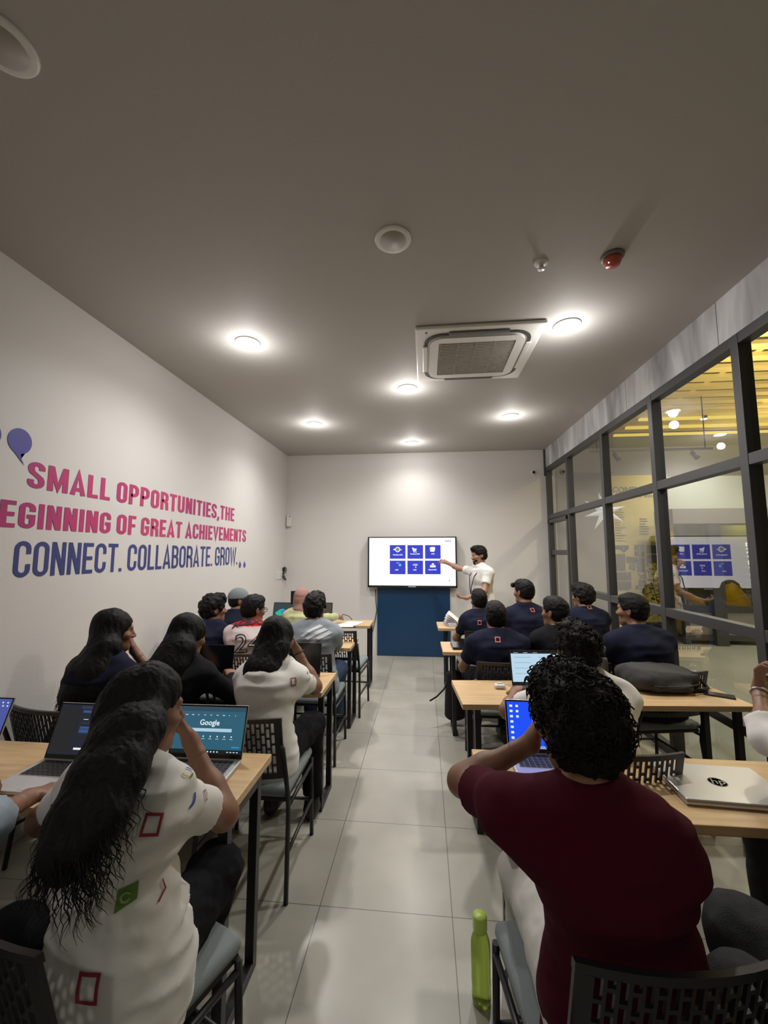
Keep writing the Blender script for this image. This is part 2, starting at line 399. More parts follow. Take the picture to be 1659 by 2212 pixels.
# star lantern
c = at(1306, 1105, 1, 6.4)
bm = BM(); n = 8
rr = random.Random(8)
for k in range(n):
    a = 2*pi*k/n+.25; Lr = .30+.05*rr.random(); dirv = Vector((math.cos(a), .0, math.sin(a))); sd = Vector((-math.sin(a), 0, math.cos(a)))
    tip = bm.verts.new(dirv*Lr); b1 = bm.verts.new(dirv*.07+sd*.045); b2 = bm.verts.new(dirv*.07-sd*.045); f1 = bm.verts.new(Vector((0, -.07, 0))+dirv*.04); f2 = bm.verts.new(Vector((0, .07, 0))+dirv*.04)
    for tri in ((tip, b1, f1), (tip, f1, b2), (tip, f2, b1), (tip, b2, f2)): bm.faces.new(tri)
bmesh.ops.create_icosphere(bm, subdivisions=2, radius=.075)
s = thing('star_lantern', 'white paper star lantern hanging beyond the glass partition', 'lantern', c)
obj('star', bm, mat('white lantern paper', (.8, .8, .8), .6, emis=(.9, .95, 1), estr=.35), s)
bm = BM(); cyl(bm, (0, 0, .05), (0, 0, 4.45-c.z), .003, n=6); obj('cord', bm, M_black, s)
# potted plant in the lobby
c = at(1432, 1330, 1, 8.0)
s = thing('potted_plant', 'leafy potted plant in the lobby before the yellow wall panel', 'plant', (c.x, 8.0, 0))
bm = BM(); lathe(bm, [(.12, 0), (.17, .3), (.17, .34), (.15, .34), (.14, .28), (0, .28)], 18); obj('pot', bm, M_black, s)
bm = BM(); rr = random.Random(5)
for k in range(7):
    a = rr.uniform(0, 2*pi); tube(bm, [(0, 0, .28), (.06*math.cos(a), .06*math.sin(a), .7), (.2*math.cos(a), .2*math.sin(a), 1.25+.2*rr.random())], .008, 5)
obj('stem', bm, mat('brown stem', (.06, .04, .02), .8), s)
bm = BM()
for k in range(170):
    a = rr.uniform(0, 2*pi); r_ = rr.uniform(.02, .32); z = rr.uniform(.5, 1.5); q = Vector((r_*math.cos(a), r_*math.sin(a), z))
    d = Vector((math.cos(a), math.sin(a), rr.uniform(-.6, .8))).normalized()*.09; sd = d.cross(Vector((rr.random(), rr.random(), 1))).normalized()*.03
    bm.faces.new([bm.verts.new(v) for v in (q, q+d*.5+sd, q+d, q+d*.5-sd)])
obj('foliage', bm, mat('dark olive leaf', (.06, .07, .02), .6), s)
# track rail with small spot heads
c = at(1405, 972, 1, 6.6)
s = thing('track_light', 'black ceiling track with small spot heads in the lobby', 'light', (c.x, 6.6, c.z))
bm = BM(); box(bm, (-.9, -.02, -.015), (.9, .02, .015)); cyl(bm, (-.8, 0, 0), (-.8, 0, 4.05-c.z), .008); cyl(bm, (.8, 0, 0), (.8, 0, 4.05-c.z), .008); obj('rail', bm, M_black, s)
for x in (-.55, .05, .6):
    bm = BM(); cyl(bm, (x, 0, -.02), (x, 0, -.06), .01); cyl(bm, (x, 0, -.05), (x+.05, -.05, -.16), .03, .04); obj('spot_head', bm, M_black, s)
# grey duct & dark panels near the lobby ceiling
c = at(1330, 1000, 1, 7.2)
tag(obj('bulkhead_box', box(BM(), (XR+.3, 8.3, 3.2), (3.75, 8.74, 4.04)), M_lgrey), 'grey boxed bulkhead near the lobby ceiling behind the star lantern', 'bulkhead')
# lobby lamps
def lamp(name, typ, loc, power, col=(1, 1, 1), size=.1, rot=None, spot=None, blend=.5):
    l = bpy.data.lights.new(name, typ); l.energy = power; l.color = col
    if typ == 'AREA': l.shape = 'DISK'; l.size = size
    else: l.shadow_soft_size = size
    if spot: l.spot_size = R(spot); l.spot_blend = blend
    o = bpy.data.objects.new(name, l); COL.objects.link(o); o.location = loc
    if rot: o.rotation_euler = rot
    return o
M_bulb = emat('lobby lamp glow', (1, .95, .85), 14)
for k, (x, y) in enumerate(((3.9, 2.6), (3.9, 5.2), (5.6, 6.6), (6.6, 3.6), (5.0, 7.6), (8.5, 6.8), (8.5, 3.0))):
    t = thing('lobby_downlight', 'small round lamp in the lobby ceiling beyond the glass', 'light', (x, y, 4.0), group='lobby ceiling lamps')
    bm = BM(); lathe(bm, [(.06, 0), (.06, .06), (.0, .06)], 16); obj('housing', bm, M_black, t)
    bm = BM(); lathe(bm, [(0, -.004), (.05, -.004), (.05, .002)], 16); obj('lens', bm, M_bulb, t)
    l = lamp('lobby_lamp_light', 'SPOT', (x, y, 3.97), LOBBY_W, (1, .90, .68), .05, spot=150, blend=.7); 
lamp('storefront_fill_light', 'AREA', (sx0+1.6, YL-.4, 2.28), 14, (1, .9, .55), .5)  # added fill lamp so the interior behind the glazing isn't dark
for k, (x, y) in enumerate(((4.2, 4.5), (6.5, 6.5), (7, 2.5))):
    l = lamp('lobby_fill_light', 'AREA', (x, y, 3.0), 80, (1, .80, .38), 1.2, rot=(pi, 0, 0))

# ------------------------------------------------------------------ ceiling fittings
M_lampg = emat('lit lamp lens', (1, .97, .92), 45)
on = [tuple(at(px_, py_, 2, ZC-.01).xy) for px_, py_ in ((535, 742), (1225, 705), (880, 840), (679, 917), (1103, 900), (890, 957))]
names = ['lit recessed downlight nearest the camera on the left side', 'lit recessed downlight nearest the camera on the right, beside the air conditioner',
 'lit recessed downlight just left of the air conditioner', 'lit recessed downlight far left near the end wall', 'lit recessed downlight far right near the glass partition', 'lit recessed downlight in the middle closest to the screen wall']
def downlight(x, y, lit, label):
    t = thing('recessed_downlight', label, 'ceiling light', (x, y, ZC), group=None)
    bm = BM(); lathe(bm, [(.098, .0), (.094, -.008), (.088, -.011), (.068, -.011)], 32); obj('trim_ring', bm, M_whitep, t)
    bm = BM(); lathe(bm, [(0, -.0118), (.069, -.0118), (.069, .0)], 32); obj('lens', bm, M_lampg if lit else mat('unlit frosted lens', (.42, .40, .37), .5), t)
    if lit:
        l = lamp('downlight_beam', 'SPOT', (x, y, ZC-.03), SPOT_W*(.6 if y > 5.5 else 1), (1, .965, .945), .05, spot=152, blend=1.0)
        lamp('added_halo_light', 'POINT', (x, y, ZC-.17), GLOW_W, (1, .965, .945), .045)  # added lamp below the lens, lights the ceiling to imitate a glare halo
for (x, y), n_ in zip(on, names): downlight(x, y, True, n_)
q0 = at(849, 520, 2, ZC-.01); q1 = at(3, 99, 2, ZC-.01)
downlight(q0.x, q0.y, False, 'unlit recessed downlight in the middle of the near ceiling')
downlight(q1.x, q1.y, False, 'unlit recessed downlight cut by the left edge of the picture')
# added fill lamps behind the camera, without fittings, to brighten the near people
lamp('rear_fill_light', 'SPOT', (-1.2, -1.2, ZC-.03), FILL_W, (1, .96, .9), .08, spot=150, blend=.9)
lamp('rear_fill_light', 'SPOT', (.7, -1.2, ZC-.03), FILL_W*.6, (1, .96, .9), .08, spot=150, blend=.9)
# cassette air conditioner
ca, cb, cc, cd = [at(px_, py_, 2, ZC-.02) for px_, py_ in ((898, 710), (1183, 694), (1120, 813), (902, 825))]
ax0, ax1 = (ca.x+cd.x)/2, (cb.x+cc.x)/2; ay0, ay1 = (ca.y+cb.y)/2, (cc.y+cd.y)/2; print('AC', ax0, ax1, ay0, ay1)
t = thing('ceiling_air_conditioner', 'square white cassette air conditioner set in the grey ceiling', 'air conditioner', ((ax0+ax1)/2, (ay0+ay1)/2, ZC))
def rrect(w_, d_, r_, n=8):
    pts = []
    for cx_, cy_, a0 in ((w_-r_, d_-r_, 0), (-w_+r_, d_-r_, pi/2), (-w_+r_, -d_+r_, pi), (w_-r_, -d_+r_, 1.5*pi)):
        for k in range(n+1): a = a0+pi/2*k/n; pts.append((cx_+r_*math.cos(a), cy_+r_*math.sin(a)))
    return pts
def ring_prism(bm, out, inn, z0, z1):
    n = len(out); V = lambda P, z: [bm.verts.new((x, y, z)) for x, y in P]
    a, b_, c_, d_ = V(out, z0), V(inn, z0), V(out, z1), V(inn, z1)
    for i in range(n):
        j = (i+1) % n
        for q in ((a[i], a[j], b_[j], b_[i]), (c_[i], d_[i], d_[j], c_[j]), (a[i], c_[i], c_[j], a[j]), (b_[i], b_[j], d_[j], d_[i])): bm.faces.new(q)
obj('panel', box(BM(), (-.47, -.46, -.03), (.47, .46, -.001), .012), M_whitep, t)
bm = BM(); ring_prism(bm, rrect(.40, .39, .14), rrect(.375, .365, .125), -.037, -.028); obj('vent_groove', bm, mat('dark vent gap', (.06, .06, .06), .6), t)
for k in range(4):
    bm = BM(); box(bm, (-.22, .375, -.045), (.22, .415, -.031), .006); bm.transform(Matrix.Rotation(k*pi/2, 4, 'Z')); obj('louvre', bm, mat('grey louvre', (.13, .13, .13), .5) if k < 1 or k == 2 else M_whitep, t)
bm = BM(); ring_prism(bm, rrect(.36, .35, .11), rrect(.29, .28, .01), -.05, -.029); obj('inner_frame', bm, M_whitep, t)
bm = BM()
for k in range(23): box(bm, (-.285, -.275+k*.025, -.047), (.285, -.275+k*.025+.010, -.034))
for k in range(5): box(bm, (-.285+k*.14, -.28, -.044), (-.285+k*.14+.010, .28, -.036))
obj('intake_grille', bm, mat('beige grille', (.38, .36, .30), .6), t)
bm = BM(); box(bm, (-.395, -.445+.03, -.033), (-.38, -.40, -.0295)); obj('sensor', bm, M_black, t)
t = thing('sprinkler_head', 'small white ceiling sprinkler between the air conditioner and red alarm', 'sprinkler', (*at(1169, 574, 2, ZC-.02).xy, ZC))
bm = BM(); lathe(bm, [(.04, 0), (.036, -.008), (.014, -.012), (.012, -.03), (0, -.03)], 20); obj('escutcheon', bm, M_whitep, t)
bm = BM(); lathe(bm, [(0, -.042), (.02, -.042), (.02, -.038), (0, -.036)], 14); cyl(bm, (.008, 0, -.028), (.008, 0, -.04), .002); cyl(bm, (-.008, 0, -.028), (-.008, 0, -.04), .002); obj('deflector', bm, M_alu, t)
t = thing('smoke_detector', 'round red alarm detector on the ceiling near the glass partition', 'smoke detector', (*at(1323, 560, 2, ZC-.02).xy, ZC))
bm = BM(); lathe(bm, [(.06, 0), (.06, -.012), (.05, -.018), (0, -.018)], 26); obj('base', bm, mat('dull grey plastic', (.16, .14, .13), .5), t)
bm = BM(); lathe(bm, [(.046, -.018), (.048, -.03), (.036, -.055), (0, -.06)], 26); obj('dome', bm, mat('red alarm plastic', (.45, .07, .05), .35), t)
bm = BM(); bmesh.ops.create_icosphere(bm, subdivisions=1, radius=.004, matrix=Matrix.Translation((-.03, -.02, -.053))); obj('indicator', bm, emat('indicator glow', (1, .6, .5), 4), t)

# ------------------------------------------------------------------ lettering on the left wall
M_pinkl, nt, b = node_mat('magenta wall vinyl')
tc = nt.nodes.new('ShaderNodeTexCoord'); nz = nt.nodes.new('ShaderNodeTexNoise'); nz.inputs['Scale'].default_value = 1.3
nt.links.new(tc.outputs['Object'], nz.inputs['Vector']); cr = nt.nodes.new('ShaderNodeValToRGB'); nt.links.new(nz.outputs['Fac'], cr.inputs[0])
cr.color_ramp.elements[0].position = .35; cr.color_ramp.elements[0].color = (.42, .03, .17, 1)
cr.color_ramp.elements[1].position = .65; cr.color_ramp.elements[1].color = (.60, .05, .17, 1)
nt.links.new(cr.outputs[0], b.inputs['Base Color']); b.inputs['Roughness'].default_value = .5
M_bluel = mat('indigo wall vinyl', (.045, .055, .22), .5, var=(1.5, .25))
M_bluel2 = mat('violet blue wall vinyl', (.085, .08, .36), .5)
q = thing('wall_quote', 'pink and blue slogan lettering on the white left wall', 'wall lettering', (XL+.001, 0, 0))
BW = Matrix(((0, 0, 1, 0), (1, 0, 0, 0), (0, 1, 0, 0), (0, 0, 0, 1)))     # text x -> +Y, text y -> +Z, out -> +X
def glyph(ch, T):
    """centre lines of a condensed bold capital, height 1; returns (width, strokes)"""
    h = T/2; w_ = {'M': .56, 'W': .62, 'I': T, '.': T, ',': T, ' ': .10, 'E': .36, 'F': .35, 'L': .35, 'T': .40, 'A': .45, 'V': .45}.get(ch, .42)
    l, r_, t_, b_, m_ = h, w_-h, 1-h, h, .5; cx_ = w_/2
    def arcp(x0, y0, rx, ry, a0, a1, n=7): return [(x0+rx*math.cos(R(a0+(a1-a0)*k/n)), y0+ry*math.sin(R(a0+(a1-a0)*k/n))) for k in range(n+1)]
    rx = cx_-h; ry = rx*1.05
    D = {'I': [[(cx_, 0), (cx_, 1)]], 'L': [[(l, 1), (l, b_), (w_, b_)]], 'E': [[(w_, t_), (l, t_), (l, b_), (w_, b_)], [(l, m_), (w_*.92, m_)]],
     'F': [[(w_, t_), (l, t_), (l, 0)], [(l, .49), (w_*.92, .49)]], 'T': [[(0, t_), (w_, t_)], [(cx_, 1), (cx_, 0)]], 'H': [[(l, 0), (l, 1)], [(r_, 0), (r_, 1)], [(l, m_), (r_, m_)]],
     'N': [[(l, 0), (l, 1)], [(r_, 0), (r_, 1)], [(l+.01, .97), (r_-.01, .03)]], 'M': [[(l, 0), (l, 1)], [(r_, 0), (r_, 1)], [(l+.01, .97), (cx_, .14), (r_-.01, .97)]],
     'W': [[(l*.8, 1), (w_*.28, .02), (cx_, .9), (w_*.72, .02), (w_-l*.8, 1)]], 'V': [[(l*.8, 1), (cx_, .06), (w_-l*.8, 1)]], 'A': [[(l*.8, 0), (cx_, .94), (w_-l*.8, 0)], [(w_*.22, .24), (w_*.78, .24)]],
     'O': [arcp(cx_, t_-ry, rx, ry, 0, 180)+arcp(cx_, b_+ry, rx, ry, 180, 360)+[(r_, t_-ry)]], 'U': [[(l, 1)]+arcp(cx_, b_+ry, rx, ry, 180, 360)+[(r_, 1)]],
     'C': [[(r_, .64)]+arcp(cx_, t_-ry, rx, ry, 0, 180)+arcp(cx_, b_+ry, rx, ry, 180, 360)+[(r_, .36)]], 'G': [[(r_, .66)]+arcp(cx_, t_-ry, rx, ry, 0, 180)+arcp(cx_, b_+ry, rx, ry, 180, 360)+[(r_, .46), (cx_-.01, .46)]],
     'P': [[(l, 0), (l, t_)]+arcp(r_-.16, t_-.16, .16, .16, 90, 0)+arcp(r_-.16, .46+.16, .16, .16, 0, -90)+[(l, .46)]],
     'R': [[(l, 0), (l, t_)]+arcp(r_-.16, t_-.16, .16, .16, 90, 0)+arcp(r_-.16, .50+.14, .16, .14, 0, -90)+[(l, .50)], [(cx_, .50), (r_-.01, .40), (r_, .22), (r_+.01, 0)]],
     'B': [[(l, t_)]+arcp(r_-.16, t_-.15, .15, .15, 90, 0)+arcp(r_-.16, .52+.14, .15, .14, 0, -90)+[(l, .52)], [(l, .52)]+arcp(r_-.15, .52-.16, .15, .16, 90, 0)+arcp(r_-.15, b_+.16, .15, .16, 0, -90)+[(l, b_)], [(l, 0), (l, 1)]],
     'S': [[(r_, .70)]+arcp(cx_, t_-ry, rx, ry, 0, 180)+[(l, .70), (l+.03, .60), (r_-.03, .40), (r_, .30)]+arcp(cx_, b_+ry, rx, ry, 0, -180)+[(l, .32)]],
     '.': [[(cx_, 0), (cx_, T)]], ',': [[(cx_+.01, T), (cx_, 0), (cx_-.05, -.14)]], ' ': []}
    return w_, D[ch]
def stroke(bm, pts, T, M, z):
    P_ = [Vector(p) for p in pts if True]; Q = [P_[0]]
    for p in P_[1:]:
        if (p-Q[-1]).length > 1e-4: Q.append(p)
    L_ = []; 
    for i in range(len(Q)):
        d0 = (Q[i]-Q[i-1]).normalized() if i else None; d1 = (Q[i+1]-Q[i]).normalized() if i < len(Q)-1 else None
        if i == 0 and (Q[0]-Q[-1]).length < 1e-3: d0 = (Q[-1]-Q[-2]).normalized()
        if i == len(Q)-1 and (Q[0]-Q[-1]).length < 1e-3: d1 = (Q[1]-Q[0]).normalized()
        d0 = d0 or d1; d1 = d1 or d0; n0 = Vector((-d0.y, d0.x)); n1 = Vector((-d1.y, d1.x)); n_ = (n0+n1)
        n_ = n_.normalized() if n_.length > 1e-3 else n0; k_ = min(1/max(n_.dot(n1), .3), 2.6); L_.append((Q[i]+n_*T/2*k_, Q[i]-n_*T/2*k_))
    V = [(bm.verts.new(M @ Vector((a.x, a.y, z))), bm.verts.new(M @ Vector((c.x, c.y, z)))) for a, c in L_]
    for (a, b_), (c, d) in zip(V, V[1:]): bm.faces.new((a, b_, d, c))
def wall_line(s, y0, y1, zb, cap, m, T, nm='text_line'):
    gap = .075; tot = sum(glyph(c, T)[0]+gap for c in s)-gap; sx = (y1-y0)/tot; bm = BM(); x = 0
    Tx = T
    for c in s:
        w_, st_ = glyph(c, T)
        for k, q_ in enumerate(st_): stroke(bm, q_, Tx, BW @ Matrix.Translation((y0, zb, .0)) @ Matrix.Diagonal((sx, cap, 1, 1)) @ Matrix.Translation((x, 0, .0012+.0002*k)), 0)
        x += w_+gap
    return obj(nm, bm, m, q)
def wy(px, py): return at(px, py, 0, XL)
a = wy(62, 1045); b_ = wy(505, 1128); c = wy(74, 992)
cap1 = wy(66, 988).z-wy(62, 1047).z
wall_line('SMALL OPPORTUNITIES,THE', wy(60, 1020).y, wy(506, 1112).y, (wy(90, 1048).z+wy(506, 1131).z)/2+.0, cap1*.97, M_pinkl, .155)
e_r = wy(531, 1160).y; z2 = (wy(200, 1146).z+wy(531, 1173).z)/2
yE = wy(0, 1100).y
tt_ = sum(glyph(c, .155)[0]+.075 for c in 'BEGINNING OF GREAT ACHIEVEMENTS')-.075; y0_ = (yE-.495*e_r/tt_)/(1-.495/tt_)
wall_line('BEGINNING OF GREAT ACHIEVEMENTS', y0_, e_r, z2, cap1*.93, M_pinkl, .155)
z3 = (wy(40, 1243).z+wy(500, 1222).z)/2
wall_line('CONNECT. COLLABORATE. GROW.', wy(30, 1200).y, wy(513, 1200).y, z3, (wy(40, 1163).z-wy(40, 1243).z)*.99, M_bluel, .120)
def quote_mark(yc, zc, r_, flip=False):
    pts = [(r_*math.cos(a), r_*1.05*math.sin(a)) for a in [R(-60+k*10) for k in range(31)]]
    pts += [(-r_*.75, -r_*.62), (-r_*.2, -r_*1.2), (r_*.55, -r_*1.95), (r_*.22, -r_*1.4), (r_*.15, -r_*1.02)]
    if flip: pts = [(-x, -y) for x, y in pts]
    bm = BM(); vs = [bm.verts.new((yc+x, zc+y, .0015)) for x, y in pts]; bm.faces.new(vs); bmesh.ops.triangulate(bm, faces=bm.faces[:]); bm.transform(BW)
    obj('quotation_mark', bm, M_bluel2, q)
p1 = wy(43, 953); rq = abs(wy(43, 927).z-wy(43, 980).z)/2
quote_mark(p1.y, p1.z, rq); quote_mark(p1.y-.175, p1.z-.0, rq)
p2 = wy(518, 1221); quote_mark(p2.y, p2.z, .032, True); quote_mark(p2.y+.13, p2.z-.002, .032, True)
# socket, switch and cable, corner speaker
p = at(602, 1243, 0, XL)
t = thing('wall_socket_plate', 'small white socket plate on the left wall near the corner', 'wall socket', (XL, p.y, p.z))
obj('plate', box(BM(), (0, -.12, -.06), (.012, .12, .06), .004), M_whitep, t); obj('switch', box(BM(), (.012, .03, -.03), (.018, .08, .03), .002), M_whitep, t)
p = at(617, 1241, 0, XL)
t = thing('coiled_cable', 'tangled black cable hanging from the left wall near the corner', 'cable', (XL, min(p.y, YF-.12), p.z))
bm = BM(); pts = []
for k in range(40):
    a = k/39*6.5*pi; pts.append((.02+.02*math.sin(a*1.3), .05*math.sin(a*.5)+.03*math.sin(a), .09-k*.0045+.04*math.cos(a)))
tube(bm, pts, .007, 6); obj('cord', bm, M_black, t); obj('plug', box(BM(), (0, -.02, .06), (.04, .02, .12), .004), M_black, t)
p = at(625, 1125, 1, YF-.02)
t = thing('corner_sensor', 'small white sensor box in the corner beside the end wall', 'sensor', (XL+.05, YF-.001, p.z))
bm = BM(); box(bm, (-.04, -.05, -.10), (.05, 0, .10), .015); obj('housing', bm, M_whitep, t)
bm = BM(); box(bm, (.02, -.053, .06), (.035, -.048, .08)); obj('lens', bm, M_black, t)
p = at(1152, 1021, 1, YF)
t = thing('dome_camera', 'tiny black-eyed camera high on the end wall near the glass', 'camera', (p.x, YF, p.z))
bm = BM(); lathe(bm, [(.045, 0), (.04, .02), (.02, .03)], 20, Matrix.Rotation(pi/2, 4, 'X')); obj('base', bm, M_whitep, t)
bm = BM(); lathe(bm, [(.025, .028), (.02, .045), (0, .05)], 16, Matrix.Rotation(pi/2, 4, 'X')); obj('lens', bm, M_dark, t)

# ------------------------------------------------------------------ screen wall
YS = 6.5
a, c = at(815, 1260, 1, YF-.03), at(974, 1418, 1, YF-.03)
tag(obj('wall_panel', box(BM(), (a.x, YF-.03, 0.0), (c.x, YF, 1.15), .002), mat('navy blue laminate', (.008, .045, .115), .35, var=(2, .1))), 'navy blue laminate panel on the end wall under the television', 'wall panel')
a, c = at(795, 1160, 1, YS), at(988, 1270, 1, YS)
tvw, tvh = c.x-a.x, a.z-c.z
t = thing('television', 'large wall television showing six blue tiles on white', 'television', ((a.x+c.x)/2, YS, c.z))
obj('casing', box(BM(), (-tvw/2, 0, 0), (tvw/2, YF-YS-.004, tvh), .006), M_black, t)
bez = .022
bm = BM(); box(bm, (-tvw/2, -.012, 0), (-tvw/2+bez, 0.001, tvh)); box(bm, (tvw/2-bez, -.012, 0), (tvw/2, 0.001, tvh)); box(bm, (-tvw/2, -.012, tvh-bez*.7), (tvw/2, 0.001, tvh)); box(bm, (-tvw/2, -.012, 0), (tvw/2, 0.001, bez*1.4))
obj('bezel', bm, M_black, t)
obj('screen', box(BM(), (-tvw/2+bez, -.003, bez), (tvw/2-bez, .001, tvh-bez*.7)), emat('white slide glow', (1, .955, .97), 1.15), t)
obj('logo_bar', box(BM(), (-.06, -.016, .008), (.06, -.011, .02)), emat('brand bar glow', (.8, .8, .9), .5), t)
M_tile = emat('blue slide tile', (.018, .03, .42), 1.3); M_ic = emat('white slide icon', (1, 1, 1), 1.1); M_cy = emat('cyan icon', (.05, .6, .8), 1); M_gi = emat('grey icon', (.3, .3, .35), .8); M_faint = emat('faint slide mark', (.75, .68, .85), .9)
def tvp(px, py):
    p = at(px, py, 1, YS-.006); return p.x-t.location.x, p.z-t.location.z
def tbox(nm, x0, y0, x1, y1, m, d=.006):
    u0, v0 = tvp(x0, y0); u1, v1 = tvp(x1, y1); return obj(nm, box(BM(), (u0, -d, min(v0, v1)), (u1, -.002, max(v0, v1))), m, t)
cols = [(842, 876), (880, 914), (918, 952)]; rows_ = [(1177.5, 1207), (1211, 1240.5)]
for r_ in rows_:
    for c_ in cols: tbox('slide_tile', c_[0], r_[0], c_[1], r_[1], M_tile)
def tdisc(cx_, cy_, r_, m, d=.008, sx=1, sy=1, n=20, nm='icon'):
    u, v = tvp(cx_, cy_); bm = BM(); prism(bm, [(u+sx*r_*math.cos(2*pi*k/n), v+sy*r_*math.sin(2*pi*k/n)) for k in range(n)], d, Matrix.Rotation(pi/2, 4, 'X')); return obj(nm, bm, m, t)
def tpoly(pts, m, d=.008, nm='icon'):
    bm = BM(); prism(bm, [tvp(*p) for p in pts], d, Matrix.Rotation(pi/2, 4, 'X')); return obj(nm, bm, m, t)
tdisc(859, 1187, .042, M_ic); tdisc(859, 1187, .030, M_gi, .010); tpoly([(850, 1185.5), (868, 1187), (868, 1188), (850, 1188.5)], M_ic)
tpoly([(890, 1183), (893, 1183), (894, 1185), (900, 1185), (899, 1190), (894, 1190), (894, 1191.5), (900, 1191.5), (900, 1192.3), (893, 1192.3)], M_ic); tdisc(894.5, 1193.3, .006, M_ic); tdisc(899, 1193.3, .006, M_ic)
tpoly([(928.5, 1183), (931, 1181.5), (939, 1181.5), (940, 1184), (939, 1190), (937, 1192), (929.5, 1191.5)], M_ic)
tdisc(864, 1220.5, .022, M_cy); tpoly([(856, 1215.5), (862, 1215.5), (862, 1216.2), (856, 1216.2)], M_ic)
for y_ in (1218.5, 1220.5): tpoly([(892, y_), (902, y_), (902, y_+.9), (892, y_+.9)], M_ic)
tdisc(898, 1225, .012, M_faint); tdisc(935, 1219, .018, M_ic); tdisc(931, 1223, .016, M_ic); tdisc(939, 1223, .016, M_ic); tpoly([(929, 1222.5), (941, 1222.5), (941, 1225.5), (929, 1225.5)], M_ic)
for s_, cx_, cy_ in (('Visualize ACE', 859, 1199.6), ('Product ACE', 896.5, 1197.8), ('ACE', 935, 1197.5), ('ACE', 857, 1232.2), ('ACE', 896, 1232.2), ('Cloud ACE', 934, 1231.8)):
    me = text_mesh(s_, .026, 1.05, .0008, .0008, 'CENTER'); me.transform(RX); u, v = tvp(cx_, cy_); obj('tile_caption', me, M_ic, t, loc=(u, -.0075, v))
tbox('corner_mark', 961, 1166.5, 975, 1171, M_faint, .004); tdisc(971, 1254, .010, M_gi, .004)
bm = BM(); P = [at(811, 1272, 1, YF-.012), at(812, 1300, 1, YF-.012), at(814, 1318, 1, YF-.012), at(808, 1350, 1, YF-.015), at(801, 1380, 1, YF-.02), at(799, 1412, 1, YF-.03)]
P[-1].z = .01; tube(bm, P, .006, 6); tag(obj('power_cable', bm, M_black), 'thin black cable hanging from the television down to the floor', 'cable')

# ------------------------------------------------------------------ tables
def make_table(label, x0, x1, y0, y1, rz=0, legin=(.03, .1), zt=.735):
    """(x0,y0) near-left corner ; rotated about it"""
    t = thing('classroom_table', label, 'table', (x0, y0, 0), rz)
    L, D = x1-x0, y1-y0
    obj('tabletop', box(BM(), (0, 0, zt-.032), (L, D, zt), .003), M_wood, t)
    for xa in (legin[0], L-legin[1]-.035):
        bm = BM(); s_ = .035; ya, yb = .05, D-.11
        for y in (ya, yb-s_): box(bm, (xa, y, 0), (xa+s_, y+s_, zt-.032), .002)
        box(bm, (xa, ya+s_, 0), (xa+s_, yb-s_, s_), .002); box(bm, (xa, ya+s_, zt-.06), (xa+s_, yb-s_, zt-.032), .002)
        obj('leg_frame', bm, M_black, t)
    bm = BM(); box(bm, (legin[0]+.035, D-.15, zt-.062), (L-legin[1]-.035, D-.12, zt-.033)); obj('cross_bar', bm, M_black, t)
    return t
XLE = XL+.04
make_table('light wood table nearest the camera on the left side', XLE, -.675, 1.372, 1.822, 0, (.05, 0))
make_table('light wood table second from the camera on the left side', XLE, -.655, 2.612, 3.045, 0, (.05, 0))
make_table('light wood table in the third row on the left, before the grey hoodie', XLE, -.695, 3.825, 4.30, 0, (.05, 0))
make_table('light wood table closest to the screen on the left side', XLE, -.672, 4.985, 5.40, 0, (.05, 0))
make_table('light wood table nearest the camera on the right, under the maroon shirt', .205, 1.86, 1.50, 1.955, R(.5), (.10, .05))
make_table('light wood table on the right carrying the black backpack', .212, 1.90, 2.50, 2.955, R(4.5), (.08, .05))
make_table('light wood table on the right with a closed black laptop at its end', .155, 1.82, 3.765, 4.19, R(1), (.08, .05))
make_table('light wood table closest to the screen on the right side', .150, 1.80, 4.92, 5.37, R(1), (.08, .05))

